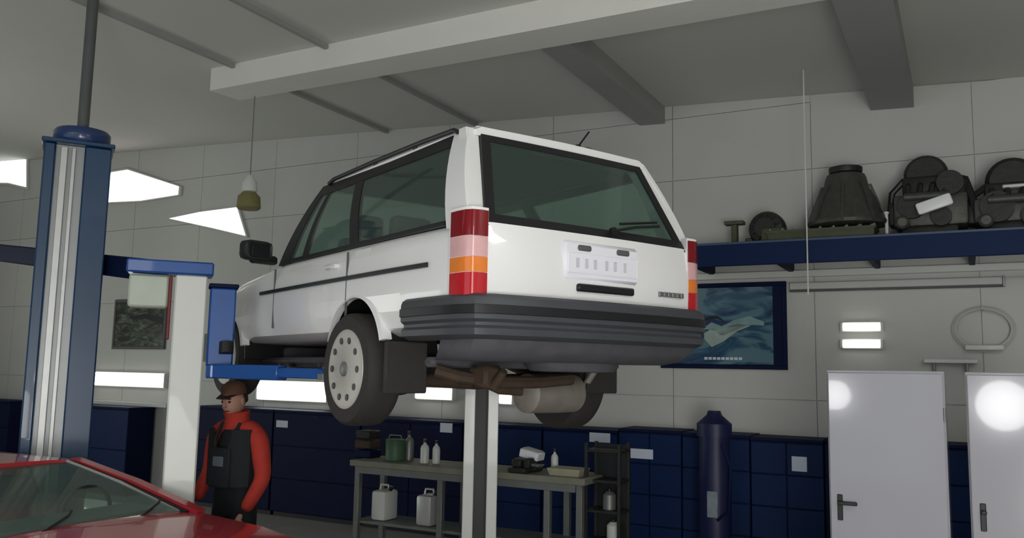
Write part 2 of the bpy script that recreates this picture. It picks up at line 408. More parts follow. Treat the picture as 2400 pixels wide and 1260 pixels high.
# tailgate: lower panel, window frame, glass
def rear_y(z): return .055 if z < 1.0 else .055+(RW-.075)*(z-1.0)/(ZR-1.0)
tg = empty('tailgate'); tg.parent = car
b = MB(); secs = []
for z in (.64, .68, .76, .86, .96, 1.02, 1.05):
    w_ = .715+(.02 if z < .95 else 0); y = .048-.02*math.sin((z-.62)/.43*math.pi)
    secs.append([(-w_, y+.02, z), (-w_*.92, y+.002, z), (-w_*.4, y-.014, z), (0, y-.018, z), (w_*.4, y-.014, z), (w_*.92, y+.002, z), (w_, y+.02, z), (w_, y+.10, z), (-w_, y+.10, z)])
b.loft(secs).go('tailgate_panel', 'white', tg)
def rq(name, mt, x0b, x1b, z0, x0t, x1t, z1, out, th=.02, parent=tg, bul=.02):
    """panel on the slanted back between heights z0..z1"""
    b = MB(); n = 8; X = []
    for o_ in (-out, -out+th):
        rows = []
        for j in range(7):
            v = j/6; z = z0+(z1-z0)*v; a, c = x0b+(x0t-x0b)*v, x1b+(x1t-x1b)*v
            rows.append([b.b.verts.new((a+(c-a)*i/n, rear_y(z)+o_-bul*(1-((a+(c-a)*i/n)/.75)**2), z)) for i in range(n+1)])
        X.append(rows)
    F = b.b.faces.new
    for rows in X:
        for j in range(6):
            for i in range(n): F((rows[j][i], rows[j][i+1], rows[j+1][i+1], rows[j+1][i]))
    A, B = X
    for j in range(6):
        F((A[j][0], A[j+1][0], B[j+1][0], B[j][0])); F((A[j][n], A[j+1][n], B[j+1][n], B[j][n]))
    for i in range(n):
        F((A[0][i], A[0][i+1], B[0][i+1], B[0][i])); F((A[6][i], A[6][i+1], B[6][i+1], B[6][i]))
    return b.go(name, mt, parent)
rg = rq('rear_window', 'tint', -.665, .665, 1.08, -.545, .545, 1.54, .008, .012)
rq('seal', 'black', -.70, .70, 1.035, -.69, .69, 1.10, .014, parent=rg)
rq('seal', 'black', -.565, .565, 1.525, -.56, .56, 1.565, .014, parent=rg)
rq('seal', 'black', -.70, -.645, 1.035, -.575, -.52, 1.565, .014, parent=rg)
rq('seal', 'black', .645, .70, 1.035, .52, .575, 1.565, .014, parent=rg)
rq('rear_header', 'white', -.585, .585, 1.56, -.58, .58, 1.615, .006, parent=car)
for s in (-1, 1):
    rq('rear_corner_post', 'white', min(s*.70, s*.79), max(s*.70, s*.79), 1.02, min(s*.57, s*.645), max(s*.57, s*.645), 1.60, .0, .07, parent=car, bul=.0)
    # tail lamp: stacked segments wrapping the corner
    tl = empty('tail_lamp'); tl.parent = car
    for nm, z0, z1, mt in (('upper_red_lens', .975, 1.10, 'dkred'), ('reversing_lens', .875, .972, 'pink'), ('amber_lens', .80, .872, 'orange'), ('lower_red_lens', .68, .797, 'red')):
        b = MB(); poly = []
        pts = [(.70, .035), (.745, .033), (.785, .045), (.805, .075), (.812, .13), (.812, .20), (.78, .20), (.72, .09), (.70, .08)]
        b.loft([[(s*x, y, z) for x, y in pts] for z in (z0, (z0+z1)/2, z1)])
        b.go(nm, mt, tl)
    b = MB(); b.loft([[(s*x, y+.003, z) for x, y in [(.694, .04), (.745, .038), (.785, .05), (.803, .08), (.809, .13), (.809, .21), (.78, .21), (.70, .09)]] for z in (.665, 1.115)]).go('lamp_housing', 'white', tl)
# plate recess, plate, boot handle strip, marks, lock
pr = MB().box(-.255, .275, .0, .05, .80, 1.005, .02).go('plate_surround', 'plate', tg)
pl = MB().box(-.235, .255, -.006, .002, .835, .945, .006).go('number_plate', 'plate', pr, smooth=False)
PC = mat('faint_grey_print', (.62, .62, .67), .5)
for k, x in enumerate((-.17, -.11, -.05, .03, .09, .16)):      # illegible characters, faint in the photo
    MB().box(x-.012, x+.012, -.0075, -.005, .865, .915, .004).go('plate_character', PC, pl, smooth=False)
for x in (-.12, .15):
    MB().box(x-.045, x+.045, -.012, .01, .955, .985, .008).go('plate_lamp', 'clad', pr)
MB().box(-.16, .235, -.008, .045, .745, .785, .008).go('handle_strip', 'black', tg)
mb = MB()
for k in range(6): mb.box(.44+k*.034, .465+k*.034, .010, .045, .758, .785, .003)
mb.go('model_badge', 'steel', tg, smooth=False)
mb = MB(); mb.cyl((.11, .045, 1.09), (.11, .02, 1.09), .02).tube([(.11, .02, 1.09), (.30, .05, 1.135), (.50, .075, 1.165)], .008, 6).tube([(.18, .055, 1.14), (.50, .095, 1.19)], .007, 6)
mb.go('rear_wiper', 'black', tg)
# roof aerial
ae = MB().cyl((.25, .50, ZR+.06), (.25, .50, ZR+.10), .03, .016).tube([(.25, .50, ZR+.09), (.25, .40, ZR+.16)], .006, 6).go('roof_aerial', 'black', car)
MB().box(.30, .36, .48, .54, ZR+.05, ZR+.10, .012).go('roof_fitting', 'steel', car)
# bumper: U-shaped sweep
plan = [(-.845, 1.0-.13), (-.85, .55), (-.845, .22), (-.83, .08), (-.79, .0), (-.70, -.045), (-.4, -.075), (0, -.085), (.4, -.075), (.70, -.045), (.79, .0), (.83, .08), (.845, .22), (.85, .55), (.845, .87)]
plan = [(x, y if y < .5 else (.42 if y < .6 else .62)) for x, y in plan]
def sweep(name, mt, prof, parent=car, P=plan):
    """prof: (inward offset, z)"""
    secs = []
    for i, (x, y) in enumerate(P):
        a = Vector(P[max(i-1, 0)]); c = Vector(P[min(i+1, len(P)-1)]); t = (c-a).normalized(); nrm = Vector((-t.y, t.x))  # inward
        secs.append([(x+nrm.x*o_, y+nrm.y*o_, z) for o_, z in prof])
    return MB().loft(secs).go(name, mt, parent, angle=30)
bp = sweep('rear_bumper', 'plastic', [(.14, .70), (.03, .695), (.008, .68), (0, .66), (0, .575), (.02, .56), (.02, .545), (.004, .53), (.01, .50), (.05, .48), (.14, .48)])
sweep('bumper_strip', 'black', [(.01, .645), (-.008, .64), (-.008, .60), (.01, .595)], bp)
MB().loft([[(x*s_, y*1.0+.05+o_, z) for x, y in ((-.76, .0), (-.70, -.045), (0, -.07), (.70, -.045), (.76, .0), (.76, .3), (-.76, .3))] for z, s_, o_ in ((.49, 1.0, .0), (.44, .99, .03), (.40, .96, .09), (.38, .90, .18))]).go('rear_valance', 'under', car)
# front bumper
MB().loft([[(x, y, z) for x, y in ((-.80, 4.15), (-.79, 4.38), (-.66, 4.50), (0, 4.54), (.66, 4.50), (.79, 4.38), (.80, 4.15), (.7, 4.12), (-.7, 4.12))] for z in (.36, .40, .56, .60)]).go('front_bumper', 'plastic', car)
for s in (-1, 1):
    MB().box(s*.60-.09, s*.60+.09, 4.37, 4.44, .66, .78, .02).go('headlamp', 'glass', car)
    # rubbing strip along the flank, door handles, fuel of detail
    mb = MB(); ptsr = [(s*(interp(y, 1)+.004), y, .862+.0*y) for y in (.42, .8, 1.2, 1.7, 2.2, 2.6, 2.85)]
    secs = [[(x, y, z-.013), (x+s*.012, y, z-.011), (x+s*.012, y, z+.011), (x, y, z+.013)] for x, y, z in ptsr]
    mb.loft(secs).go('rubbing_strip', 'black', car)
    for y in (1.50,):
        MB().box(s*.815-.02, s*.815+.02, y, y+.16, .935, .965, .008).go('door_handle', 'white', car)
    # mirror
    mm = MB(); mm.box(-.06, .06, -.05, .05, -.055, .055, .025, seg=2)
    mo = mm.go('door_mirror', 'black', car, loc=(s*.985, 2.50, 1.13), rot=(0, 0, -s*.25)); mo.scale = (1.9, 1.1, 1.25)
    MB().box(-.075, .03, -.03, .03, -.06, -.01, .01).go('mirror_arm', 'black', mo, loc=(-s*.055+(.02 if s > 0 else 0), 0, -.01))
    MB().box(-.045, .045, -.054, -.049, -.042, .042, .01).go('mirror_glass', 'black', mo)
    for y, nm in ((1.36, 0), (2.58, 0)):     # door shut lines
        MB().box(s*(interp(y, 1)-.004)-.006, s*(interp(y, 1)-.004)+.006, y-.004, y+.004, .60, 1.02).go('door_gap', 'clad', car, smooth=False)
    # mudflap
    MB().box(s*.71-.13, s*.71+.13, WY-.46, WY-.43, .20, .48, .008).go('mudflap', 'rubber', car)
    # sill jacking pads
# wheels hang down on their springs
wheel(car, -.755, WY, .325, -1, .325); wheel(car, .765, WY, .275, 1, .325)
wheel(car, -.70, WF, .40, -1, .31, .06); wheel(car, .74, WF, .40, 1, .31, .06)
# running gear
mb = MB().tube([(-.66, WY, .285), (-.35, WY-.02, .27), (0, WY-.04, .26), (.35, WY-.02, .27), (.66, WY, .285)], [.05, .045, .05, .045, .05], 12); mb.go('rear_axle', 'rust', car)
for s in (-1, 1):
    MB().tube([(s*.60, WY+.02, .27), (s*.58, WY+.35, .36), (s*.52, WY+.62, .45)], .032, 8).go('trailing_arm', 'rust', car)
    mb = MB(); mb.tube([(s*.50+math.cos(a*.7)*.055, WY-.10+math.sin(a*.7)*.055, .29+a*.0052) for a in range(0, 44)], .011, 6); mb.go('coil_spring', 'black', car)
    MB().cyl((s*.60, WY-.08, .26), (s*.57, WY-.06, .42), .028).cyl((s*.57, WY-.06, .42), (s*.555, WY-.05, .55), .018).go('shock_absorber', 'plastic', car)
    MB().tube([(s*.60, WF, .27), (s*.38, WF-.02, .36), (s*.30, WF-.12, .38)], .03, 8).go('front_wishbone', 'rust', car)
MB().loft([[(x*s_+.18, y*s_+.45, z) for x, y in [(.29*math.cos(k*math.pi/10), .25*math.sin(k*math.pi/10)) for k in range(20)]] for z, s_ in ((.46, 1), (.36, .97), (.335, .88), (.33, .5))]).go('spare_wheel_well', 'under', car)
MB().box(-.42, .30, 1.55, 2.10, .30, .42, .04, seg=2).go('fuel_tank', 'under', car)
mf = MB(); mf.lathe([(.0, 0), (.09, .004), (.118, .02), (.12, .28), (.118, .42), (.09, .44), (0, .445)], (.10, .80, .20), (1, .12, 0), 28); mo = mf.go('muffler', 'muff', car)
MB().tube([(.12, .83, .21), (-.05, .84, .22), (-.12, .95, .27), (-.12, 1.6, .27), (-.02, 2.2, .30), (0, 3.0, .33)], .028, 10).go('exhaust_pipe', 'rust', car)
MB().tube([(.54, .86, .19), (.60, .81, .26), (.60, .72, .36)], .024, 10).go('tail_pipe', 'muff', car)
MB().tube([(-.60, .66, .33), (-.50, .60, .30), (-.30, .56, .27), (.02, .58, .27), (.30, .60, .29)], .035, 8).go('tow_bar_cross_tube', 'rust', car)
MB().box(-.42, -.30, .45, .62, .24, .36, .02).cyl((-.36, .45, .25), (-.36, .36, .33), .03, .02).go('tow_eye_bracket', 'rust', car)
MB().box(-.45, .45, 3.3, 4.1, .32, .50, .06, seg=2).go('engine_sump_guard', 'under', car)
MB().box(-.60, .60, .7, 3.9, .345, .40, .02).go('floor_pan', 'under', car)

# ================================================================ CAR LIFT
CR = Matrix.Rotation(YAW, 3, 'Z'); CL = Vector((.471, 4.449, 0))
def cw(x, y, z=0): return CL + CR @ Vector((x, y, z))
lift = tag(empty('car_lift', cw(0, 3.1), YAW), 'two-post lift with pale columns and bright blue arms carrying the white car', 'car lift')
LH = 2.62
def column(x, fr, name='column'):
    """C-section column, slot towards the viewer/inside; fr = sign of car side"""
    a = MB(); w_, d = .13, .12
    a.box(-w_, -w_+.07, -d, d, .02, LH-.05, .006).box(w_-.07, w_, -d, d, .02, LH-.05, .006).box(-w_+.01, w_-.01, d-.03, d, .02, LH-.05, .004)
    return a.go(name, 'lwhite', lift)
lp = at(434, 900, 6.15); rp = at(1128, 1000, 7.85)
for i, p in enumerate((lp, rp)):
    q = CR.transposed() @ (Vector((p.x, p.y, 0)) - lift.location)
    face = math.atan2(-p.x, p.y)          # faces down the bay towards the gate
    e = empty('post'); e.parent = lift; e.location = (q.x, q.y, 0); e.rotation_euler = (0, 0, face-YAW)
    a = MB(); w_, d = (.108, .11) if i == 0 else (.152, .13)
    if i == 0:
        a.box(-w_, w_, -d, d, .02, LH-.04, .012)
    else:
        a.box(-w_, -w_+.095, -d, d, .02, LH-.05, .006).box(w_-.095, w_, -d, d, .02, LH-.05, .006)
        MB().box(-w_+.09, w_-.09, d-.03, d-.004, .02, LH-.05).go('slot_back', 'black', e, smooth=False)
    a.go('column', 'lwhite', e)
    MB().box(-.22, .22, -.22, .22, 0, .02, .004).go('base_plate', 'bblue', e)
    if i == 0:
        MB().box(-.43, .145, -.13, .13, LH-.04, LH+.055, .012).go('top_cap', 'bblue', e)
        MB().box(-.41, -.15, -.09, .09, LH-.28, LH-.05, .015).go('motor_box', mat('pale_motor_box', (.50, .56, .47), .5, noise=.1), e)
        MB().box(-.148, -.128, -.09, .0, LH-.50, LH-.05, .004).go('chain_guard', 'dred', e)
        MB().cyl((-.06, -.112, .5), (-.06, -.116, .5), .02).go('bolt', 'steel', e)
    else:
        MB().box(-.17, .17, -.13, .13, LH-.05, LH+.05, .01).go('top_cap', 'bblue', e)
    # carriage with locking tab, on the car side
    s = 1 if i == 0 else -1
    z0, z1 = (1.93, 2.50)
    cr_ = MB().box(s*.13, s*.13+s*.18 if s > 0 else s*.16, -.10, .10, z0, z1, .012) if s > 0 else MB().box(-.33, -.16, -.10, .10, z0, z1, .012)
    cr_ = cr_.go('carriage', 'bblue', e)
    MB().box(min(s*.12, s*.325), max(s*.12, s*.325), -.11, .11, z1, z1+.03, .006).go('carriage_cap', 'dnavy', cr_)
    MB().cyl((s*.26, -.12, z0+.10), (s*.26, -.10, z0+.18), .05).go('arm_pivot', 'black', cr_)
# swing arms, from each carriage to a pad under the sill
def arm(p0, p1, z):
    q0 = CR.transposed() @ (Vector((p0.x, p0.y, 0)) - lift.location); q1 = CR.transposed() @ (Vector((p1.x, p1.y, 0)) - lift.location)
    d = (q1-q0); L = d.length; e = empty('swing_arm'); e.parent = lift; e.location = (q0.x, q0.y, z); e.rotation_euler = (0, 0, math.atan2(d.y, d.x))
    MB().box(-.05, L*.62, -.055, .055, -.05, .05, .01).go('outer_tube', 'bblue', e)
    MB().box(L*.5, L, -.04, .04, -.034, .034, .008).go('inner_tube', 'bblue', e)
    MB().cyl((L, 0, -.04), (L, 0, .0), .06).cyl((L, 0, 0), (L, 0, .045), .03).go('screw_pad', 'steel', e)
    MB().cyl((L, 0, .045), (L, 0, .065), .065).go('rubber_pad', 'black', e)
SZ = 1.955-.052
P0 = Vector((lp.x, lp.y, 0))+Vector((.22, -.02, 0)); P1 = Vector((rp.x, rp.y, 0))+Vector((-.24, 0, 0))
arm(P0, cw(-.66, 1.95), SZ); arm(P0, cw(-.62, 2.75), SZ); arm(P1, cw(.66, 1.95), SZ); arm(P1, cw(.62, 2.75), SZ)

# ================================================================ FOREGROUND BLUE COLUMN + ITS CONDUIT
fp = at(140, 900, 6.9)
face = math.atan2(-fp.x, fp.y)
col = tag(empty('lift_column', (fp.x, fp.y, 0), face), 'tall dark blue lift column with a pale grey centre channel, left edge of the view', 'column')
FH = at(150, 352, 6.9).z
w_ = .245
MB().box(-w_, -w_+.085, -.20, .16, .02, FH, .012).go('side_flange', 'blue', col)
MB().box(w_-.20, w_, -.20, .16, .02, FH, .012).go('side_flange', 'blue', col)
MB().box(-w_+.08, w_-.19, -.15, -.12, .02, FH, .004).go('centre_plate', 'lgrey', col)
MB().box(-w_+.12, -w_+.17, -.185, -.15, .3, FH-.02, .004).go('guide_rail', 'bsteel', col)
MB().box(-w_+.20, -w_+.23, -.175, -.15, .3, FH-.02, .004).go('guide_rail', 'bsteel', col)
MB().box(-w_-.02, w_+.02, -.23, .19, FH, FH+.035, .008).go('cap_plate', 'blue', col)
MB().lathe([(.0, 0), (.20, 0), (.215, .02), (.215, .10), (.20, .12), (0, .125)], (.02, -.02, FH+.035), (0, 0, 1), 28).go('pulley_cover', mat('blue_cover_paint', (.02, .045, .14), .3, coat=.4, noise=.1), col)
MB().box(-.36, .36, -.30, .25, 0, .02, .004).go('base_plate', 'blue', col)
tp = at(205, 200, 6.9)
MB().cyl((tp.x, fp.y, FH+.10), (tp.x, fp.y, zc((fp-W0).dot(UD))-.004), .042, n=16)
cd = MB().cyl((tp.x-.02, fp.y+.02, FH+.16), (tp.x-.02, fp.y+.02, zc((Vector((tp.x, fp.y, 0))-W0).dot(UD))), .045, n=16).go('ceiling_conduit', 'clad')
tag(cd, 'dark grey conduit dropping from the ceiling to the blue column top', 'conduit')
# dark navy overhead beam behind the column
pa = at(-60, 585, 9.0); pb = at(345, 632, 6.6)
tt = (W0-pb).dot(ND)/(pa-pb).dot(ND); pa = pb+(pa-pb)*(tt-.004)      # runs on to the back wall
d = pb-pa; e = tag(empty('overhead_beam', pa, math.atan2(d.y, d.x)), 'dark navy overhead beam running behind the blue column to the pale lift post', 'beam')
Lb = Vector((d.x, d.y)).length; sl = d.z/Lb
MB().box(0, d.length, -.06, .06, -.085, .085, .01, mtx=Matrix.Rotation(-math.atan(sl), 4, 'Y')).go('beam_tube', 'dnavy', e)
MB().box(-.02, .06, -.09, .09, -.11, .11, .01).go('end_plate', 'blue', e)

# ================================================================ RED CAR AT THE BOTTOM LEFT
far_n = atz(780, 1262, .93); far_l = far_n + Vector((-UD.x, -UD.y, 0))*2.0
rc_o = Vector((far_n.x, far_n.y, 0)) - ND*.80      # nose centre; local x = forward(+u), y = away
rc = tag(empty('red_car', rc_o, ANG), 'low glossy red car cut off by the lower left corner of the view', 'car')
# local: x from 0 (nose) to -4.1 (tail); y -.8..+.8
def rsec(x, w_, zb, zt, cr_=.02):
    h = [(0, zb), (w_*.86, zb), (w_*.98, zb+.10), (w_, zb+(zt-zb)*.5), (w_*.99, zb+(zt-zb)*.8), (w_*.965, zt-.03), (w_*.93, zt-.004), (w_*.5, zt+cr_), (0, zt+cr_*1.3)]
    return [(x, y, z) for y, z in h]+[(x, -y, z) for y, z in h[-2:0:-1]]
rst = [(0, .62, .30, .80), (-.05, .70, .24, .87), (-.2, .76, .20, .925), (-.5, .79, .18, .965), (-.9, .80, .18, .99), (-1.12, .805, .18, 1.0), (-1.3, .805, .18, .985), (-2.2, .81, .18, .985), (-3.2, .81, .18, .99), (-3.7, .79, .2, .97), (-3.95, .72, .26, .92), (-4.0, .62, .36, .86)]
rb = MB().loft([rsec(*a) for a in rst]).go('body', 'redp', rc, angle=30)
for y in (-.62, .62):
    MB().prism([(-1.04, y-.006, .975), (-.10, y*.93-.006, .885), (-.10, y*.93+.006, .885), (-1.04, y+.006, .975)], (0, 0, .03)).go('bonnet_gap', 'dred', rb, smooth=False)
# long raked windscreen between red pillars with black seals
ZRr = 1.27
def strip3(name, mt, A, B, wd, th, parent=rc):
    A, B = Vector(A), Vector(B); d = (B-A).normalized(); sdv = Vector((0, 1, 0)); up = sdv.cross(d).normalized()
    sdv = d.cross(up)
    return MB().loft([[p-sdv*wd/2-up*th/2, p-sdv*wd/2+up*th/2, p+sdv*wd/2+up*th/2, p+sdv*wd/2-up*th/2] for p in (A, A.lerp(B, .5)+Vector((0, 0, .018)), B)]).go(name, mt, parent, angle=60)
for s in (-1, 1):
    strip3('windscreen_pillar', 'redp', (-1.06, s*.755, .985), (-2.18, s*.625, ZRr-.01), .075, .05)
    strip3('windscreen_seal', 'black', (-1.12, s*.70, .995), (-2.18, s*.575, ZRr-.005), .05, .02)
    strip3('windscreen_glint', 'bsteel', (-1.16, s*.665, 1.0), (-2.16, s*.545, ZRr-.002), .018, .018)  # pale strip imitating a light reflection in the glass
    def q4(name, mt, xb0, xr0, xb1, xr1, z0=.985, z1=ZRr-.02):
        panel(name, mt, rc, (xb0, s*.765, z0), (xb1, s*.765, z0), (xr1, s*.63, z1), (xr0, s*.63, z1), .02, nrm=(0, s, 0), bulge=.01)
    q4('side_window', 'glass', -1.25, -2.20, -2.75, -2.75); q4('pillar', 'black', -2.75, -2.75, -2.85, -2.85)
    q4('rear_pillar', 'redp', -2.85, -2.85, -3.55, -3.05)
panel('windscreen', 'glass', rc, (-1.10, -.73, .99), (-1.10, .73, .99), (-2.18, .60, ZRr), (-2.18, -.60, ZRr), .01, nrm=(.3, 0, 1), bulge=.015)
panel('rear_window', 'glass', rc, (-3.55, -.70, .985), (-3.55, .70, .985), (-3.03, .58, ZRr), (-3.03, -.58, ZRr), .01, nrm=(-1, 0, 0))
MB().loft([[(x, y, z+ZRr) for y, z in [(-.645, -.03), (-.635, .0), (-.4, .015+dz), (0, .02+dz), (.4, .015+dz), (.635, .0), (.645, -.03), (0, -.01)]] for x, dz in ((-2.15, 0), (-2.35, .012), (-2.8, .012), (-3.06, 0))]).go('roof', 'redp', rc)
MB().box(-1.62, -1.25, -.66, .66, .96, 1.02, .02).go('dashboard', 'steel', rc)
MB().tube([(-1.66+.0*a, .36+.17*math.cos(a*math.pi/12), 1.0+.15*math.sin(a*math.pi/12)) for a in range(25)], .014, 8).go('steering_wheel', 'black', rc)
for y in (-.3, .34):
    MB().tube([(-1.13, y, 1.012), (-1.30, y+.28, 1.055), (-1.36, y+.34, 1.07)], .008, 6).go('wiper', 'black', rc)
for s in (-1, 1):
    for x in (-.72, -3.15):
        e = MB().lathe([(.18, -.10), (.28, -.10), (.30, -.07), (.30, .07), (.28, .10), (.18, .10)], (0, 0, 0), (0, 1, 0), 36).go('wheel', 'rubber', rc, loc=(x, s*.72, .30))
        MB().lathe([(0, .09), (.06, .11), (.17, .10), (.19, .06)], (0, 0, 0), (0, s, 0), 28).go('wheel_cover', 'hub', e)
    MB().box(-.05, .02, s*.50-.12, s*.50+.12, .62, .74, .02).go('headlamp', 'glass', rc)
MB().box(-.02, .08, -.72, .72, .36, .52, .03).go('front_bumper', 'black', rc)
for y in (-.33, .33):
    MB().box(-2.62, -2.50, y-.22, y+.22, .90, 1.16, .05, seg=2).go('front_seat', 'edark', rc)

# ================================================================ NAVY CABINETS ALONG THE BACK WALL
def zcab(px, py): return wl(px, py, .5)
ztop = wl(1700, 1015, .5)[1]
def cab_unit(u0, u1, rows, cols, mt, label, zt, cat='cabinet', group=None, knob=True):
    e = tag(empty('tool_cabinet', wpt(u0, .5, 0), ANG), label, cat, group); W = u1-u0
    MB().box(.003, W-.003, .01, .46, .06, zt-.03, .004).go('carcass', 'dnavy', e)
    MB().box(.02, W-.02, .05, .44, 0, .06).go('plinth', 'black', e)
    MB().box(0, W, -.012, .47, zt-.03, zt, .004).go('top', 'dnavy', e)
    H = (zt-.04-.07)/rows; Wd = W/cols
    for j in range(rows):
        for i in range(cols):
            dr = MB().box(i*Wd+.006, (i+1)*Wd-.006, -.008, .012, .07+j*H+.006, .07+(j+1)*H-.006, .004).go('drawer', mt, e)
            if knob: MB().box((i+.5)*Wd-.05, (i+.5)*Wd+.05, -.018, -.008, .07+(j+1)*H-.035, .07+(j+1)*H-.025).go('pull', 'navy', dr, smooth=False)
    return e
edges = [170, 332]
uc = lambda px: wl(px, 1000, .5)[0]
zt1 = wl(250, 952, .5)[1]; zt2 = wl(700, 962, .5)[1]; zt3 = wl(1000, 985, .5)[1]; zt4 = wl(1600, 1010, .5)[1]; zt5 = wl(1900, 1025, .5)[1]
ulist = [uc(1450), uc(1605), uc(1770), uc(1930)]
step = (ulist[-1]-ulist[0])/3
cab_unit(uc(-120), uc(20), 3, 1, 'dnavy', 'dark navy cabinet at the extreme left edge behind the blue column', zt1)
cab_unit(uc(150), uc(300), 2, 1, 'navy', 'navy cabinet between the blue column and the pale lift post', zt1)
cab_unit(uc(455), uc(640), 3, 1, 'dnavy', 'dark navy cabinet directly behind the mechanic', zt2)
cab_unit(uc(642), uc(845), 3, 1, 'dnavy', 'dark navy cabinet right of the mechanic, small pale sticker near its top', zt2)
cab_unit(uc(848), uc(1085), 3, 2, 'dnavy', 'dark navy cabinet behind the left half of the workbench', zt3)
cab_unit(uc(1088), uc(1270), 3, 1, 'navy', 'navy cabinet behind the slotted lift post', zt3)
cab_unit(uc(1273), uc(1448), 3, 1, 'navy', 'navy cabinet behind the right half of the workbench', zt3)
lb = ['navy drawer cabinet right of the workbench, white sticker on its upper left', 'navy drawer cabinet behind the dark blue standing machine', 'navy drawer cabinet beside the white locker, with a small square sticker']
for k in range(3):
    cab_unit(ulist[0]+k*step, ulist[0]+(k+1)*step-.004, 4, 2, 'navy', lb[k], zt4-.01*k, knob=False)
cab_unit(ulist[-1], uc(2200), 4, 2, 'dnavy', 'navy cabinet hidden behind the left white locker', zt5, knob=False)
cab_unit(uc(2202), uc(2420), 4, 2, 'navy', 'navy cabinet glimpsed through the gap between both lockers', zt5, knob=False)
# stickers on the fronts
def sticker(px, py, w_, h_, label, i):
    u, z = wl(px, py, .52); o = MB().box(u-w_/2, u+w_/2, 0, .004, z-h_/2, z+h_/2, .001).go('sticker', 'rag', smooth=False)
    o.location = wpt(0, .5135, 0); o.rotation_euler = (0, 0, ANG); tag(o, label, 'sticker', None)
sticker(1502, 1063, .26, .10, 'white oblong sticker on the cabinet right of the workbench', 0)
sticker(1873, 1087, .14, .14, 'small square white sticker on the cabinet beside the white locker', 1)
sticker(1405, 1025, .24, .10, 'pale grey sticker above the right end of the workbench', 2)
sticker(1045, 1002, .17, .11, 'pale sticker just left of the slotted lift post', 3)
sticker(660, 993, .20, .09, 'small pale sticker beside the mechanic', 4)
sticker(192, 993, .10, .09, 'tiny greenish sticker beside the blue column', 5)

# white sill board over the left cabinets
u0, z0 = wl(190, 940, .1); u1, _ = wl(392, 940, .1)
o = MB().box(u0, u1, -.12, .0, z0-.03, z0+.03, .006).go('sill_board', 'lwhite'); o.location = wpt(0, .0, 0); o.rotation_euler = (0, 0, ANG)
tag(o, 'white sill board under the left lit strip lamp', 'shelf')
# strip lamps on the wall
def strip_lamp(px0, px1, py0, py1, label):
    ua, za = wl(px0, py0, .06); ub, zb_ = wl(px1, py1, .06)
    zm = (wl((px0+px1)/2, (py0+py1)/2, .06)[1]); h_ = abs(py1-py0)/2*10.3/2000
    e = tag(empty('strip_lamp', wpt(ua, 0, zm), ANG), label, 'lamp', None); L = ub-ua
    MB().box(-.03, L+.03, -.045, -.001, -h_-.02, h_+.02, .006).go('housing', 'lwhite', e)
    MB().box(0, L, -.075, -.045, -h_, h_, .012, seg=2).go('diffuser', 'tube', e)
    for x in (-.025, L-.0): MB().box(x, x+.025, -.078, -.01, -h_-.01, h_+.01, .004).go('end_cap', 'lwhite', e)
strip_lamp(222, 384, 870, 908, 'lit white strip lamp between the blue column and the pale lift post')
strip_lamp(605, 765, 892, 940, 'lit white strip lamp between the mechanic and the car wheel')
strip_lamp(975, 1060, 910, 934, 'lit strip lamp low on the wall under the car rear axle')
strip_lamp(1170, 1200, 926, 944, 'short lit lamp right of the slotted lift post')
for (x0, x1, y, lab) in ((1975, 2064, 765, 'upper of the two short white lamps on the right wall'), (1975, 2064, 805, 'lower of the two short white lamps on the right wall')):
    strip_lamp(x0, x1, y-6, y+6, lab)

# green picture on the left wall and navy framed poster on the right
def framed(px0, px1, py0, py1, name, fm, label, art, cat='poster', off=.0):
    ua, zt_ = wl(px0, py0, .03); ub, _ = wl(px1, py0, .03); zb_ = wl((px0+px1)/2, py1, .03)[1]; zt_ = wl((px0+px1)/2, py0, .03)[1]
    e = tag(empty(name, wpt(ua, 0, zb_), ANG), label, cat); W, H = ub-ua, zt_-zb_
    MB().box(0, W, -.02, -.001, 0, H, .003).go('backing', fm, e); fw = .045
    for b_ in ((0, W, 0, fw), (0, W, H-fw, H), (0, fw, fw, H-fw), (W-fw, W, fw, H-fw)):
        MB().box(b_[0], b_[1], -.035, -.018, b_[2], b_[3], .004).go('frame_rail', fm, e)
    return e, W, H
def art_mat(name, stops, scale, seed, dist=1.5, axis='Z'):
    mt = bpy.data.materials.new(name); mt.use_nodes = True; nt = mt.node_tree; b = nt.nodes['Principled BSDF']; b.inputs['Roughness'].default_value = .25
    tc = nt.nodes.new('ShaderNodeTexCoord'); mp = nt.nodes.new('ShaderNodeMapping'); mp.inputs['Location'].default_value = (seed, 0, seed*.3); mp.inputs['Rotation'].default_value = (0, .45, 0); mp.inputs['Scale'].default_value = (.7, 1, 2.0)
    n = nt.nodes.new('ShaderNodeTexNoise'); n.inputs['Scale'].default_value = scale; n.inputs['Detail'].default_value = 3; n.inputs['Distortion'].default_value = dist
    r = nt.nodes.new('ShaderNodeValToRGB'); r.color_ramp.elements.remove(r.color_ramp.elements[0])
    r.color_ramp.elements[0].position = stops[0][0]; r.color_ramp.elements[0].color = (*stops[0][1], 1)
    for p, c in stops[1:]:
        el = r.color_ramp.elements.new(p); el.color = (*c, 1)
    nt.links.new(tc.outputs['Object'], mp.inputs[0]); nt.links.new(mp.outputs[0], n.inputs['Vector']); nt.links.new(n.outputs['Fac'], r.inputs[0]); nt.links.new(r.outputs[0], b.inputs['Base Color'])
    return mt
e, W, H = framed(1548, 1842, 663, 864, 'framed_poster', 'dnavy', 'navy framed poster with a pale swoosh on blue, partly behind the car', None)
MB().box(.05, W-.14, -.024, -.019, .05, H-.05).go('printed_sheet', art_mat('blue_print', [(.40, (.012, .03, .09)), (.50, (.03, .10, .17)), (.58, (.10, .20, .25))], 2.2, 3.1), e, smooth=False)
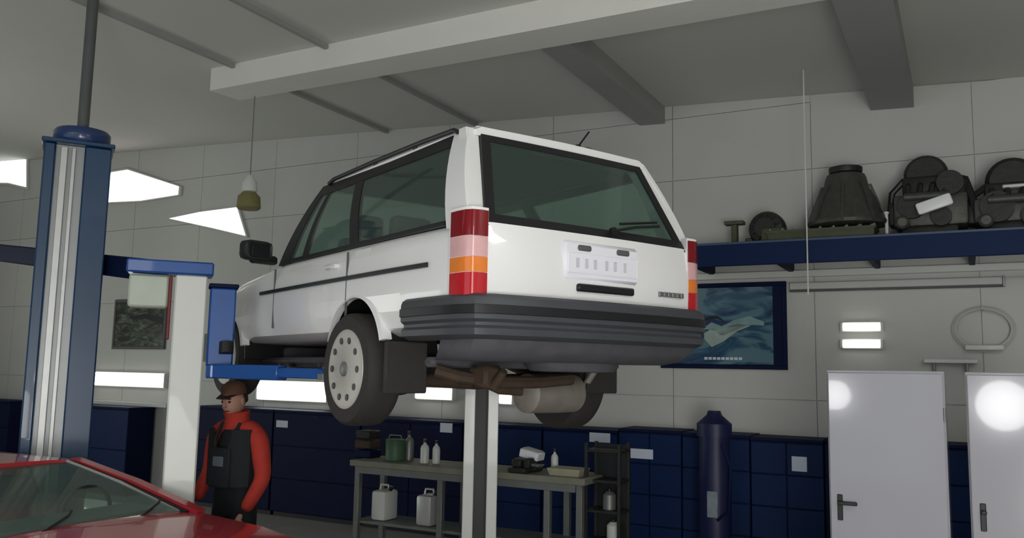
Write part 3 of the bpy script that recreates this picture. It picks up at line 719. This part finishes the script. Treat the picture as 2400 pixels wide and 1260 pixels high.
def swoosh(pts, r, mt, nm):
    q = [(p[0]*W, -.0245, p[1]*H) for p in pts]; b = MB(); top = []; bot = []
    for (x, y, z), t in zip(q, r): top.append((x, y, z+t)); bot.append((x, y, z-t))
    b.prism(top+bot[::-1], (0, -.002, 0)).go(nm, mt, e, smooth=False)
pale = mat('pale_blue_print', (.22, .34, .36), .3, noise=.35, scale=9); pale2 = mat('pale_green_print', (.34, .44, .40), .3, noise=.3, scale=9)
swoosh([(.36, .47), (.42, .50), (.50, .44), (.60, .50), (.72, .56), (.83, .52)], [.01, .04, .05, .06, .045, .02], pale, 'printed_shape')
swoosh([(.36, .38), (.42, .36), (.52, .40), (.62, .48), (.72, .50)], [.03, .10, .07, .04, .005], pale2, 'printed_shape')
swoosh([(.36, .56), (.41, .60), (.47, .60), (.53, .54)], [.005, .018, .014, .004], mat('dark_print', (.008, .012, .02), .3), 'printed_shape')
mb = MB()
for k in range(9): mb.box(W*.36+k*W*.034, W*.36+k*W*.034+W*.026, -.028, -.0245, H*.105, H*.135)
mb.go('caption_line', 'rag', e, smooth=False)
e, W, H = framed(270, 392, 700, 818, 'wall_picture', 'clad', 'small dark green picture with a white shape, left of the pale lift post', None, 'picture')
MB().box(.05, W-.05, -.024, -.019, .05, H-.05).go('printed_sheet', art_mat('green_print', [(.40, (.03, .04, .03)), (.55, (.08, .10, .075)), (.66, (.18, .2, .17))], 5, 1.7), e, smooth=False)
swoosh([(.40, .88), (.60, .92), (.85, .84)], [.01, .07, .02], 'lwhite', 'printed_shape')
swoosh([(.30, .62), (.60, .66), (.95, .55)], [.01, .04, .06], 'black', 'printed_shape')

# ================================================================ HIGH SHELF WITH ENGINES
SHO = .75
us0, _ = wl(1615, 600, SHO); us1, _ = wl(2560, 560, SHO)
zsb = wl(2000, 611, SHO)[1]; zst = wl(2000, 552, SHO)[1]
sh = tag(empty('storage_shelf', wpt(us0, SHO, 0), ANG), 'deep navy storage shelf high on the right wall carrying old engines', 'shelf'); LS = us1-us0
MB().box(0, LS, 0, .04, zsb, zst, .006).go('front_beam', 'navy', sh)
MB().box(0, LS, .04, SHO-.002, zst-.06, zst-.02, .004).go('deck', 'steel', sh)
for k in range(5):
    x = .05+k*(LS-.1)/4; MB().box(x-.025, x+.025, .04, SHO-.002, zsb, zst-.06, .004).go('bracket', 'dnavy', sh)
MB().box(0, LS, -.012, .0, zst-.025, zst, .004).go('edge_strip', mat('pale_blue_edge', (.05, .09, .16), .4), sh)
# cable ducts below
ua, za = wl(1610, 652, .06); ub, _ = wl(2420, 612, .06); zm = wl(2000, 636, .06)[1]
o = MB().box(ua, ub, -.06, -.001, zm-.035, zm+.035, .006).go('cable_duct', 'lwhite'); o.location = wpt(0, 0, 0); o.rotation_euler = (0, 0, ANG); tag(o, 'long white cable duct on the wall right under the navy shelf', 'duct')
ua, _ = wl(1850, 676, .06); ub, _ = wl(2350, 660, .06); zm = wl(2100, 664, .06)[1]
e = tag(empty('wall_duct', wpt(ua, 0, zm), ANG), 'shorter pale duct with grey lower edge, second below the navy shelf', 'duct')
MB().box(0, ub-ua, -.06, -.001, -.035, .04, .008).go('trunking', 'wall', e); MB().box(0, ub-ua, -.062, -.001, -.055, -.037, .003).go('lower_rail', 'clad', e); MB().box(ub-ua, ub-ua+.02, -.065, -.001, -.055, .045, .003).go('end_cap', 'steel', e)
# thin hanging cable on the panel joint
ucb, _ = wl(1888, 400, .80); zlow = wl(1888, 690, .80)[1]
o = MB().cyl((0, 0, 0), (0, 0, zc(ucb)-zlow), .007, n=8).go('hanging_cable', 'lwhite'); o.location = wpt(ucb, .80, zlow); tag(o, 'thin pale cable hanging in front of the navy shelf', 'cable')

def shelf_pt(px, off): return wpt(wl(px, 500, off)[0], off, zst)
def zz(px, py, off=.45): return wl(px, py, off)[1]-zst
def pulley(e, x, y, z, r, t=.04, mt='edark', nm='pulley'):
    MB().lathe([(0, 0), (r*.35, 0), (r*.35, .006), (r*.8, .006), (r, 0), (r*.9, t*.5), (r, t), (r*.8, t), (0, t)], (x, y, z), (0, -1, 0), 24).go(nm, mt, e)
KM = 9.1/2000     # metres per photo pixel at the shelf
def zsurf(): return zst-.02
# 1: small alternator-like unit + bracket (px 1710..1860)
def place(name, px, label, cat='engine part', group=None, off=.40):
    p = wpt(wl(px, 520, off)[0], off, zst-.02); return tag(empty(name, p, ANG), label, cat, group)
e = place('alternator', 1800, 'small round dark alternator at the left end of the navy shelf', 'engine part')
MB().lathe([(0, 0), (.10, 0), (.17, .04), (.18, .07), (.18, .17), (.16, .22), (.08, .24), (0, .24)], (0, .10, .18), (0, -1, 0), 28).go('housing', 'edark', e)
pulley(e, 0, -.14, .18, .10); MB().box(-.22, -.12, -.06, .06, 0, .10, .01).box(.08, .24, -.08, .08, 0, .16, .02).go('foot', 'engine', e)
for k in range(10):
    a = k*math.pi/5; MB().box(-.012, .012, -.145, -.135, .10, .15, .002, mtx=Matrix.Translation((0, 0, .18)) @ Matrix.Rotation(a, 4, 'Y')).go('vent_slot', 'black', e)
e = place('steel_bracket', 1722, 'upright T-shaped bracket at the very left of the shelf', 'bracket')
MB().box(-.03, .03, -.04, .04, 0, .25, .006).box(-.10, .10, -.05, .05, .25, .29, .006).box(-.08, .08, -.06, .06, 0, .02, .003).go('bracket_body', 'olive', e)
# 2: olive gearbox tray + bell housing
e = place('oil_pan', 1945, 'long olive green oil pan lying under the bell housing', 'engine part', off=.50)
MB().loft([[(x*s_, y*s_, z) for x, y in ((-.58, -.17), (.42, -.17), (.42, .17), (-.58, .17))] for z, s_ in ((0.0, .92), (.03, .96), (.10, .98), (.11, 1.02), (.125, 1.02))]).go('pan', 'olive', e)
mb = MB()
for k in range(9): mb.cyl((-.54+k*.115, -.155, .125), (-.54+k*.12, -.155, .14), .012, n=8)
mb.go('flange_bolts', 'steel', e)
MB().box(-.64, -.40, -.12, .12, .02, .17, .03, seg=2).go('end_cover', 'olive', e)
e = place('bell_housing', 1985, 'grey green bell-shaped gearbox housing standing upright on the shelf', 'gearbox', off=.50)
pz = .126
e.location.z += .005
mb = MB(); mb.lathe([(0, .0), (.36, .0), (.37, .03), (.35, .07), (.33, .10), (.27, .26), (.21, .36), (.19, .46), (.175, .50), (.12, .52), (0, .52)], (0, 0, pz+.02), (0, 0, 1), 30); mb.go('bell', 'engine', e)
for k in range(8):
    a = k*math.pi/4
    MB().prism([(.35, -.012, pz+.03), (.35, .012, pz+.03), (.20, .012, pz+.42), (.20, -.012, pz+.42)], (.03, 0, .0)).go('rib', 'engine', e, rot=(0, 0, a))
MB().lathe([(0, 0), (.15, 0), (.155, .02), (.155, .055), (.10, .07), (0, .07)], (0, 0, pz+.54), (0, 0, 1), 24).go('top_flange', 'edark', e)
# pale upright rod
e = place('pale_rod', 2078, 'short pale rod standing on the shelf between gearbox and engine', 'rod', off=.55)
MB().cyl((0, 0, 0), (0, 0, .24), .016).cyl((0, 0, .24), (0, 0, .26), .024).cyl((0, 0, 0), (0, 0, .012), .05).go('rod', 'lwhite', e)
# 3/4: engines
def engine(px, label, w_, h_, pale_cover, off=.40):
    e = place('engine', px, label, 'engine', None, off)
    MB().box(-w_*.75, w_*.80, -.20, .22, .10, h_*.50, .03, seg=2).go('block', 'engine', e)
    MB().box(-w_*.60, w_*.60, -.16, .18, .0, .12, .03, seg=2).go('sump', 'edark', e)
    MB().box(-w_*.55, w_*.45, -.15, .17, h_*.50, h_*.72, .025, seg=2).go('cylinder_head', 'edark', e)
    MB().lathe([(0, 0), (w_*.40, 0), (w_*.48, .03), (w_*.48, .10), (w_*.40, .14), (0, .14)], (-w_*.05, .08, h_*.76), (0, -1, 0), 28).go('intake_drum', 'edark', e)
    pulley(e, -w_*.35, -.20, h_*.36, w_*.30, .05); pulley(e, w_*.45, -.20, h_*.60, w_*.28, .05); pulley(e, w_*.25, -.20, h_*.22, w_*.22, .05)
    for k in range(4):
        MB().tube([(-w_*.42+k*w_*.26, -.15, h_*.62), (-w_*.42+k*w_*.26, -.22, h_*.58), (-w_*.42+k*w_*.24, -.24, h_*.48)], .024, 8).go('manifold_runner', 'edark', e)
    MB().tube([(-w_*.5, -.24, h_*.46), (w_*.45, -.24, h_*.46)], .04, 10).go('manifold_log', 'engine', e)
    MB().lathe([(0, 0), (.06, 0), (.06, .22), (.05, .24), (0, .24)], (w_*.55, -.12, h_*.36), (.3, 0, 1), 18).go('starter_motor', 'edark', e)
    MB().box(-w_*.88, -w_*.62, -.14, .12, h_*.16, h_*.44, .03, seg=2).go('side_pump', 'edark', e)
    MB().lathe([(0, 0), (.055, 0), (.06, .02), (.06, .12), (.04, .14), (0, .14)], (-w_*.55, -.18, h_*.16), (0, -1, 0), 18).go('oil_filter', 'engine', e)
    MB().tube([(w_*.5, -.1, h_*.70), (w_*.75, -.12, h_*.66), (w_*.90, -.12, h_*.40), (w_*.92, -.1, h_*.15)], .035, 8).go('hose', 'black', e)
    MB().tube([(-w_*.5, -.1, h_*.70), (-w_*.78, -.1, h_*.55), (-w_*.85, -.08, h_*.25)], .03, 8).go('hose', 'black', e)
    if pale_cover:
        MB().box(-.15, .15, -.02, .02, -.055, .055, .02, seg=2).go('bright_cover', mat('bright_cast_cover', (.85, .87, .85), .3, noise=.04), e, loc=(w_*.12, -.34, h_*.34), rot=(0, -.30, 0))
    else:
        MB().box(-w_*.25, w_*.15, -.19, -.15, h_*.62, h_*.68, .01).go('bright_cover', 'bsteel', e)
    return e
engine(2180, 'tall dark engine with a bright white cover, right of the bell housing', .40, .80, True)
engine(2385, 'dark engine at the right end of the shelf, cut by the picture edge', .46, .64, False)

# white hose coil and small shelf on the right wall
u, z = wl(2305, 770, .08)
e = tag(empty('hose_coil', wpt(u, .0, z), ANG), 'pale coiled hose hanging on the right wall above the lockers', 'hose')
for k in range(3):
    r = .245-.012*k
    MB().tube([(math.cos(a*math.pi/16)*r*1.05, -.03-.018*k, math.sin(a*math.pi/16)*r*.85) for a in range(33)], .011, 8).go('hose_loop', 'wall', e)
MB().box(-.16, .16, -.12, -.01, -.20, -.15, .015, seg=2).go('saddle', 'lwhite', e)
MB().cyl((0, 0, .19), (0, -.09, .19), .015).go('hook', 'steel', e)
ua, za = wl(2165, 845, .1); ub, _ = wl(2292, 845, .1)
e = tag(empty('wall_ledge', wpt(ua, 0, za), ANG), 'narrow pale ledge on the wall just above the left white locker', 'shelf')
MB().box(0, ub-ua, -.12, -.001, -.02, .02, .006).go('board', 'lwhite', e)
for x in (.08, ub-ua-.10): MB().box(x, x+.02, -.10, -.001, -.10, -.02, .003).go('bracket', 'steel', e)

# ================================================================ LOCKERS
L0 = at(1943, 1000, 5.55)
def lk(px): q = onplane(px, 1000, L0); return (q-L0).dot(UD)
ztl = onplane(2080, 868, L0).z
def locker(px0, px1, label, hz):
    ua, ub = lk(px0), lk(px1); p = L0+UD*ua; e = tag(empty('locker', (p.x, p.y, 0), ANG), label, 'locker'); W = ub-ua
    MB().box(0, W, .0, .48, .06, ztl, .006).go('carcass', 'locker', e)
    MB().box(.02, W-.02, .03, .46, 0, .06).go('plinth', 'clad', e)
    dr = MB().box(.008, W-.008, -.02, .001, .09, ztl-.015, .006).go('door', 'locker', e)
    MB().box(.050, .082, -.028, -.020, hz-.07, hz+.09, .004).cyl((.066, -.02, hz+.04), (.066, -.055, hz+.04), .012).box(.055, .17 if hz < 1.13 else .085, -.062, -.048, hz+.028, hz+.052, .005).go('lever_handle', 'black', dr)
    for z in (.35, ztl-.3): MB().cyl((W-.006, -.022, z), (W-.006, -.022, z+.08), .007, n=10).go('hinge', 'steel', dr)
    return e
hz1 = onplane(1965, 1190, L0).z; hz2 = onplane(2310, 1215, L0).z
locker(1940, 2218, 'glossy white locker nearest the navy cabinets, black handle on its left edge', hz1+.0)
locker(2266, 2580, 'glossy white locker at the right picture edge with black lever handle', hz2)
# added unseen lamps behind the viewer, mirrored so their glare lands on the lockers
def added_glare(px, py, dist, rad, label):
    q = onplane(px, py, L0-ND*.02); o = Vector((0, 0, CAM_H)); d = (q-o).normalized(); r = d-ND*2*d.dot(ND)
    p = q+r*dist; e = tag(empty('glare_lamp', p), label, 'lamp'); e.rotation_euler = (0, 0, math.atan2(-r.x, r.y))
    MB().lathe([(0, .10), (rad*.6, .10), (rad, .02), (rad, 0), (rad*.9, .0)], (0, 0, 0), (0, 1, 0), 28).go('reflector', 'black', e)
    MB().cyl((0, -.002, 0), (0, -.012, 0), rad*.93, n=28).go('lamp_face', 'added_glare', e)
    MB().cyl((0, .12, .1), (0, .12, -p.z+.5), .018, n=12).cyl((0, .06, .0), (0, .13, .0), .03, n=12).go('stand_pole', 'clad', e)
    for k in range(3):
        a = k*2.094+.5; MB().cyl((0, .12, -p.z+.52), (math.cos(a)*.38, .12+math.sin(a)*.38, -p.z+.012), .012, n=8).go('leg', 'clad', e)
added_glare(2352, 950, 5.2, .30, 'round glare lamp added behind the viewer, reflected in the right locker')
added_glare(1957, 925, 5.2, .19, 'round glare lamp added behind the viewer, reflected in the left locker')

# ================================================================ STANDING DARK BLUE MACHINE
bp_ = wpt(wl(1675, 1100, .95)[0], .95, 0); e = tag(empty('oil_dispenser', bp_, ANG), 'slim dark blue oil dispenser with rounded head, before the navy cabinets', 'machine')
zt_ = at(1675, 962, bp_.y).z
MB().loft([[(x*w_, y*w_, z) for x, y in [(.15*math.cos(k*math.pi/8), .13*math.sin(k*math.pi/8)) for k in range(16)]] for z, w_ in ((.10, 1), (.14, 1.05), (zt_-.62, 1.05), (zt_-.55, 1), (zt_-.30, .98), (zt_-.24, 1.0))]).go('body', 'teal', e)
MB().loft([[(x*w_, y*w_, z) for x, y in [(.15*math.cos(k*math.pi/8), .13*math.sin(k*math.pi/8)) for k in range(16)]] for z, w_ in ((zt_-.24, 1.12), (zt_-.12, 1.12), (zt_-.08, .8), (zt_-.04, .5), (zt_, .4))]).go('head', 'teal', e)
MB().box(-.04, .06, -.142, -.130, zt_-.98, zt_-.74, .006, mtx=Matrix.Rotation(.0, 4, 'Y')).go('gauge_plate', mat('grey_gauge', (.22, .27, .30), .4, noise=.4, scale=20), e)
MB().tube([(.10, -.13, zt_-.3), (.19, -.16, zt_-.5), (.17, -.16, zt_-.9), (.06, -.15, zt_-1.0)], .012, 8).go('hose', 'dnavy', e)
for s in (-1, 1): MB().cyl((s*.13, -.02, .06), (s*.16, -.02, .06), .06).go('wheel', 'black', e)
MB().box(-.12, .12, -.12, .12, .05, .10, .01).go('foot_plate', 'dnavy', e)

# ================================================================ WORKBENCH AND WHAT STANDS ON IT
bl = at(822, 1085, 9.05); br_ = onplane(1372, 1112, bl); LB = (br_-bl).dot(UD); BZ = .5*(bl.z+br_.z)
bl = Vector((bl.x, bl.y, 0))
wb2 = tag(empty('workbench', bl, ANG), 'long grey steel workbench with a worn top behind the slotted lift post', 'workbench')
MB().box(0, LB, -.02, .55, BZ-.06, BZ, .006).go('worktop', 'benchtop', wb2)
for x in (.04, LB*.40, LB*.84, LB-.10):
    for y in (.02, .46): MB().box(x, x+.06, y, y+.06, 0, BZ-.06, .004).go('leg', 'steel', wb2)
MB().box(.04, LB-.04, .04, .50, .36, .39, .004).go('lower_shelf', 'steel', wb2)
MB().box(.10, LB-.10, .0, .02, BZ-.13, BZ-.06, .003).go('apron', 'steel', wb2)
# rear upright screen of the bench
def on_bench(px, off, name, label, cat, group=None, z=None):
    q = onplane(px, 1080, bl+ND*off); return tag(empty(name, (q.x, q.y, BZ if z is None else z), ANG), label, cat, group)
def bottle(px, off, h_, r, mt, label, name='bottle'):
    e = on_bench(px, off, name, label, 'bottle', None)
    MB().lathe([(0, 0), (r, 0), (r, h_*.62), (r*.8, h_*.72), (r*.35, h_*.80), (r*.35, h_*.88), (0, h_*.88)], (0, 0, 0), (0, 0, 1), 18).go('flask', mt, e)
    MB().cyl((0, 0, h_*.86), (0, 0, h_), r*.45, n=14).go('cap', 'black', e)
bottle(995, .20, .24, .045, 'bottle', 'pale bottle on the bench, left one of the pair near the slotted post')
bottle(1022, .24, .23, .04, 'bottle', 'pale bottle on the bench, right one of the pair near the slotted post')
bottle(958, .34, .30, .05, 'steel', 'grey bottle on the bench beside the green can')
bottle(1300, .30, .22, .035, 'bottle', 'thin pale bottle right of the slotted post')
e = on_bench(925, .20, 'grease_can', 'dark green can lying among tools on the bench', 'can')
MB().lathe([(0, 0), (.10, 0), (.105, .01), (.10, .02), (.10, .20), (.105, .21), (.095, .22), (0, .22)], (0, 0, 0), (0, 0, 1), 24).go('tin', 'green', e); MB().tube([(-.09, 0, .19), (-.07, 0, .26), (.07, 0, .26), (.09, 0, .19)], .006, 6).go('handle', 'steel', e)
e = on_bench(1240, .25, 'parts_box', 'white open box tilted on the bench right of the slotted post', 'box')
MB().box(-.10, .10, -.08, .08, .12, .20, .008, mtx=Matrix.Rotation(.2, 4, 'Y')).go('box_body', 'plate', e); MB().box(-.085, .085, -.06, .06, .20, .212, .004, mtx=Matrix.Rotation(.2, 4, 'Y')).go('lid', 'bsteel', e); MB().box(-.14, .12, -.09, .09, 0, .12, .02).go('stand', 'edark', e)
e = on_bench(1220, .06, 'bench_vice', 'dark bench vice on the worktop right of the slotted post', 'vice')
MB().box(-.10, .08, -.07, .07, 0, .05, .01).box(-.07, .03, -.06, .06, .05, .13, .015).go('vice_body', 'edark', e); MB().box(.06, .12, -.06, .06, .05, .14, .01).go('jaw', 'edark', e); MB().cyl((.10, 0, .08), (.22, 0, .08), .014).cyl((.21, -.07, .08), (.21, .07, .08), .008).go('screw_handle', 'steel', e)
e = on_bench(1335, .18, 'metal_tray', 'flat beige metal tray at the right end of the workbench', 'tray')
MB().loft([[(x*s_, y*s_, z) for x, y in ((-.17, -.12), (.15, -.12), (.15, .12), (-.17, .12))] for z, s_ in ((0, .9), (.05, 1), (.06, 1.03), (.065, 1.03))]).go('tray', mat('beige_tray', (.36, .35, .24), .5, noise=.15), e)
e = on_bench(862, .30, 'parts_bin', 'dark stacked parts bins at the left end of the workbench', 'bin')
for k in range(3): MB().box(-.12+k*.01, .10-k*.01, -.10, .10, k*.10, k*.10+.085, .01).go('bin_tray', ('dnavy', 'rust', 'edark')[k], e)
e = on_bench(1424, .30, 'parts_rack', 'tall dark rack at the right end of the workbench', 'rack')
e.location.z = 0
for x in (-.16, .16):
    for y in (-.12, .12): MB().box(x-.015, x+.015, y-.015, y+.015, 0, 1.30, .003).go('post', 'edark', e)
for k in range(5): MB().box(-.17, .17, -.13, .13, .14+k*.27, .165+k*.27, .003).go('rack_shelf', 'edark', e)
MB().box(-.17, .17, .115, .125, .1, 1.28).go('back_sheet', 'black', e)
for k, (x, z, mt, lb_) in enumerate(((.02, .705, 'steel', 'grey canister on the dark rack, upper one'), (.06, .435, 'bottle', 'pale canister low on the dark rack'))):
    q = e.location + UD*x + Vector((0, 0, z)); c = tag(empty('canister', q, ANG), lb_, 'canister')
    MB().lathe([(0, 0), (.06, 0), (.06, .13), (.03, .16), (0, .16)], (0, 0, 0), (0, 0, 1), 18).go('can_body', mt, c); MB().cyl((0, 0, .155), (0, 0, .185), .02, n=12).go('cap', 'black', c)
# below the bench
for px, z, mt, nm, lb_ in ((905, .39, 'bottle', 'jerrycan', 'pale jerrycan on the lower shelf of the workbench'), (1010, .39, 'bsteel', 'jerrycan', 'grey jerrycan on the lower shelf near the slotted post')):
    e = on_bench(px, .22, nm, lb_, 'jerrycan', z=z)
    MB().box(-.09, .09, -.12, .12, 0, .30, .03, seg=2).go('can_body', mt, e); MB().tube([(-.06, 0, .30), (-.05, 0, .35), (.04, 0, .35), (.05, 0, .30)], .012, 8).go('handle', mt, e); MB().cyl((.06, 0, .29), (.08, 0, .34), .022, n=12).go('cap', 'black', e)

# hanging work lamp near the left windows
p = at(585, 440, 9.2)
zcl = zc((p-W0).dot(UD)); e = tag(empty('pendant_lamp', (p.x, p.y, p.z), 0), 'small pale pendant lamp with olive shade hanging before the high windows', 'lamp')
MB().cyl((0, 0, .10), (0, 0, zcl-p.z), .006, n=8).go('cord', 'steel', e)
MB().lathe([(0, .14), (.03, .14), (.05, .10), (.08, .06), (.085, -.04), (.07, -.05), (.0, -.05)], (0, 0, 0), (0, 0, 1), 20).go('fitting', 'lwhite', e)
MB().lathe([(.07, -.05), (.12, -.10), (.13, -.22), (.11, -.24), (0, -.24)], (0, 0, 0), (0, 0, 1), 20).go('shade', mat('olive_shade', (.22, .20, .08), .6, noise=.2), e)

# ================================================================ MECHANIC
def skinned(name, mt, joints, edges, radii, parent, root=0, sub=2):
    me = bpy.data.meshes.new(name); me.from_pydata(joints, edges, []); me.materials.append(M[mt]); o = link(name, me, parent)
    md = o.modifiers.new('skin', 'SKIN'); md.use_smooth_shade = True
    for i, r in enumerate(radii):
        v = me.skin_vertices[0].data[i]; v.radius = r if isinstance(r, tuple) else (r, r); v.use_root = (i == root)
    s_ = o.modifiers.new('sub', 'SUBSURF'); s_.levels = sub; s_.render_levels = sub
    bpy.context.view_layer.update(); dg = bpy.context.evaluated_depsgraph_get(); m2 = bpy.data.meshes.new_from_object(o.evaluated_get(dg))
    o.modifiers.clear(); o.data = m2; m2.polygons.foreach_set('use_smooth', [True]*len(m2.polygons)); return o
pp = at(556, 1000, 6.45)
per = tag(empty('person', (pp.x, pp.y, 0), -.50), 'mechanic in red jacket and dark overalls standing below the blue lift arm', 'person')
# local: faces -y; 1.84 m tall
HT = at(556, 893, 6.45).z
k = HT/1.80
J = lambda *p: tuple(c*k for c in p)
# body incl. legs, torso, neck, head as one skin
joints = [J(0, .02, .96), J(0, .02, 1.12), J(0, .01, 1.28), J(0, .0, 1.42), J(0, -.015, 1.52), J(0, -.03, 1.58),
          J(.10, .02, .88), J(.13, .0, .50), J(.14, .04, .10), J(.15, -.10, .045), J(-.10, .02, .88), J(-.13, -.02, .50), J(-.14, .04, .10), J(-.15, -.10, .045)]
edges = [(0, 1), (1, 2), (2, 3), (3, 4), (4, 5), (0, 6), (6, 7), (7, 8), (8, 9), (0, 10), (10, 11), (11, 12), (12, 13)]
rad = [(.155, .12), (.15, .115), (.17, .125), (.155, .115), (.06, .06), (.055, .055), .10, .075, .055, .04, .10, .075, .055, .04]
skinned('body', 'overall', joints, edges, rad, per)
# jacket: shoulders, sleeves, collar
jj = [J(0, .015, 1.44), J(.12, .01, 1.455), J(.215, .01, 1.40), J(.265, .02, 1.12), J(.235, -.12, .90),
      J(-.12, .01, 1.455), J(-.215, .01, 1.40), J(-.27, .02, 1.13), J(-.21, -.16, .95)]
ja = skinned('jacket', 'jacket', jj, [(0, 1), (1, 2), (2, 3), (3, 4), (0, 5), (5, 6), (6, 7), (7, 8)], [(.10, .075), .085, .078, .062, .047, .085, .078, .062, .047], per)
MB().lathe([(.105*k, -.03), (.085*k, .04), (.095*k, .085), (.075*k, .09), (.06*k, .02)], J(0, 0, 1.50), (0, -.15, 1), 24).go('collar', 'jacket', per)
for s in (-1, 1):   # open jacket fronts + braces
    MB().loft([[J(s*.185, .05, z), J(s*.20, -.06, z), J(s*.15, -.125, z), J(s*.09, -.140, z), J(s*.09, -.128, z), J(s*.14, -.11, z), J(s*.18, -.05, z), J(s*.165, .05, z)] for z in (1.06, 1.2, 1.36, 1.46)]).go('vest_front', 'overall', per)
    MB().tube([J(s*.07, -.135, 1.28), J(s*.08, -.125, 1.40), J(s*.085, -.05, 1.50)], .016, 6).go('brace', 'overall', per)
MB().box(-.10*k, .10*k, -.162*k, -.130*k, 1.05*k, 1.33*k, .012).go('bib', 'overall', per)
MB().box(-.05*k, .05*k, -.170*k, -.158*k, 1.20*k, 1.27*k, .004).go('chest_pocket', mat('grey_patch', (.10, .13, .15), .8, noise=.2), per)
# head, tilted down and slightly to the left
hd = MB(); g_ = bmesh.ops.create_uvsphere(hd.b, u_segments=28, v_segments=20, radius=1)
for v in g_['verts']:
    x, y, z = v.co; f = 1 - .22*max(0, -z)**1.4
    v.co = Vector((x*.078*f, y*.098*(1-.10*max(0, -z)) - (.012 if z < -.3 and y < 0 else 0), z*.118))
head = hd.go('head', 'skin', per, loc=J(.0, -.045, 1.665), rot=(.22, 0, .12)); head.scale = (k, k, k)
MB().loft([[(-.011, -.090, .0), (.011, -.090, .0), (.008, -.094, .03), (-.008, -.094, .03)], [(-.016, -.112, -.024), (.016, -.112, -.024), (.008, -.100, .02), (-.008, -.100, .02)], [(-.015, -.100, -.034), (.015, -.100, -.034), (.006, -.092, -.01), (-.006, -.092, -.01)]]).go('nose', 'skin', head)
for s in (-1, 1):
    MB().ball((s*.030, -.086, .008), .013, .008, .009).go('eye', 'eye', head); MB().box(s*.030-.018, s*.030+.018, -.098, -.084, .026, .034, .003).go('eyebrow', 'hair', head)
    MB().ball((s*.078, .0, -.005), .010, .020, .032).go('ear', 'skin', head)
MB().ball((0, -.088, -.060), .024, .008, .006).go('mouth', 'dkred', head)
hr = MB(); g_ = bmesh.ops.create_uvsphere(hr.b, u_segments=24, v_segments=16, radius=1)
for v in g_['verts']: v.co = Vector((v.co.x*.086, v.co.y*.104+.010, max(v.co.z*.124, (-.03 if v.co.y > 0 else .045)-.0)+.004))
hr.go('hair', 'hair', head)
cpb = MB().lathe([(.088, .045), (.092, .07), (.080, .11), (.045, .135), (0, .14)], (0, .006, 0), (0, 0, 1), 24); cpb = cpb.go('cap', mat('brown_cap', (.10, .045, .025), .8, noise=.2), head)
MB().loft([[(-.07, -.06, .048), (0, -.08, .050), (.07, -.06, .048), (.07, -.058, .054), (0, -.078, .058), (-.07, -.058, .054)], [(-.05, -.13, .038), (0, -.145, .040), (.05, -.13, .038), (.05, -.13, .043), (0, -.145, .046), (-.05, -.13, .043)]]).go('cap_peak', 'hair', cpb)
# hands: palm + five fingers each
def hand(wr, s, dirv):
    wr = Vector(wr); e = empty('hand'); e.parent = per; e.location = wr; e.rotation_euler = Vector(dirv).to_track_quat('-Z', 'Y').to_euler()
    js = [(0, 0, .03), (0, 0, -.03), (0, 0, -.07)]; ed = [(0, 1), (1, 2)]; ra = [(.022, .018), (.034, .017), (.036, .015)]
    skinned('palm', 'skin', js, ed, ra, e, 0, 1)
    for i, L in enumerate((.062, .075, .080, .068)):
        y = (i-1.5)*.019; skinned('finger', 'skin', [(y, 0, -.06), (y*1.05, -.004, -.085), (y*1.05, -.016, -.085-L*.5), (y*1.05, -.034, -.085-L*.9)], [(0, 1), (1, 2), (2, 3)], [.009, .009, .008, .007], e, 0, 1)
    skinned('thumb', 'skin', [(-s*.025, 0, -.015), (-s*.047, -.012, -.045), (-s*.052, -.025, -.078)], [(0, 1), (1, 2)], [.011, .010, .008], e, 0, 1)
hand(J(.228, -.155, .865), 1, (-.03, -.5, -.8)); hand(J(-.20, -.19, .915), -1, (.1, -.5, -.8))
for s in (-1, 1):
    MB().box(s*.15*k-.05, s*.15*k+.05, -.19*k, .10*k, 0, .085, .03, seg=2).go('shoe', 'black', per)

# groups of alike things
for o in bpy.data.objects:
    if o.parent: continue
    g_ = {'tool_cabinet': 'navy cabinets along the back wall', 'sticker': 'pale stickers on the cabinets', 'strip_lamp': 'strip lamps on the back wall', 'engine': 'engines on the high shelf', 'bottle': 'bottles on the workbench', 'jerrycan': 'jerrycans under the workbench', 'locker': 'white lockers', 'canister': 'canisters on the dark rack', 'glare_lamp': 'added glare lamps behind the viewer'}.get(o.name.split('.')[0])
    if g_: o['group'] = g_
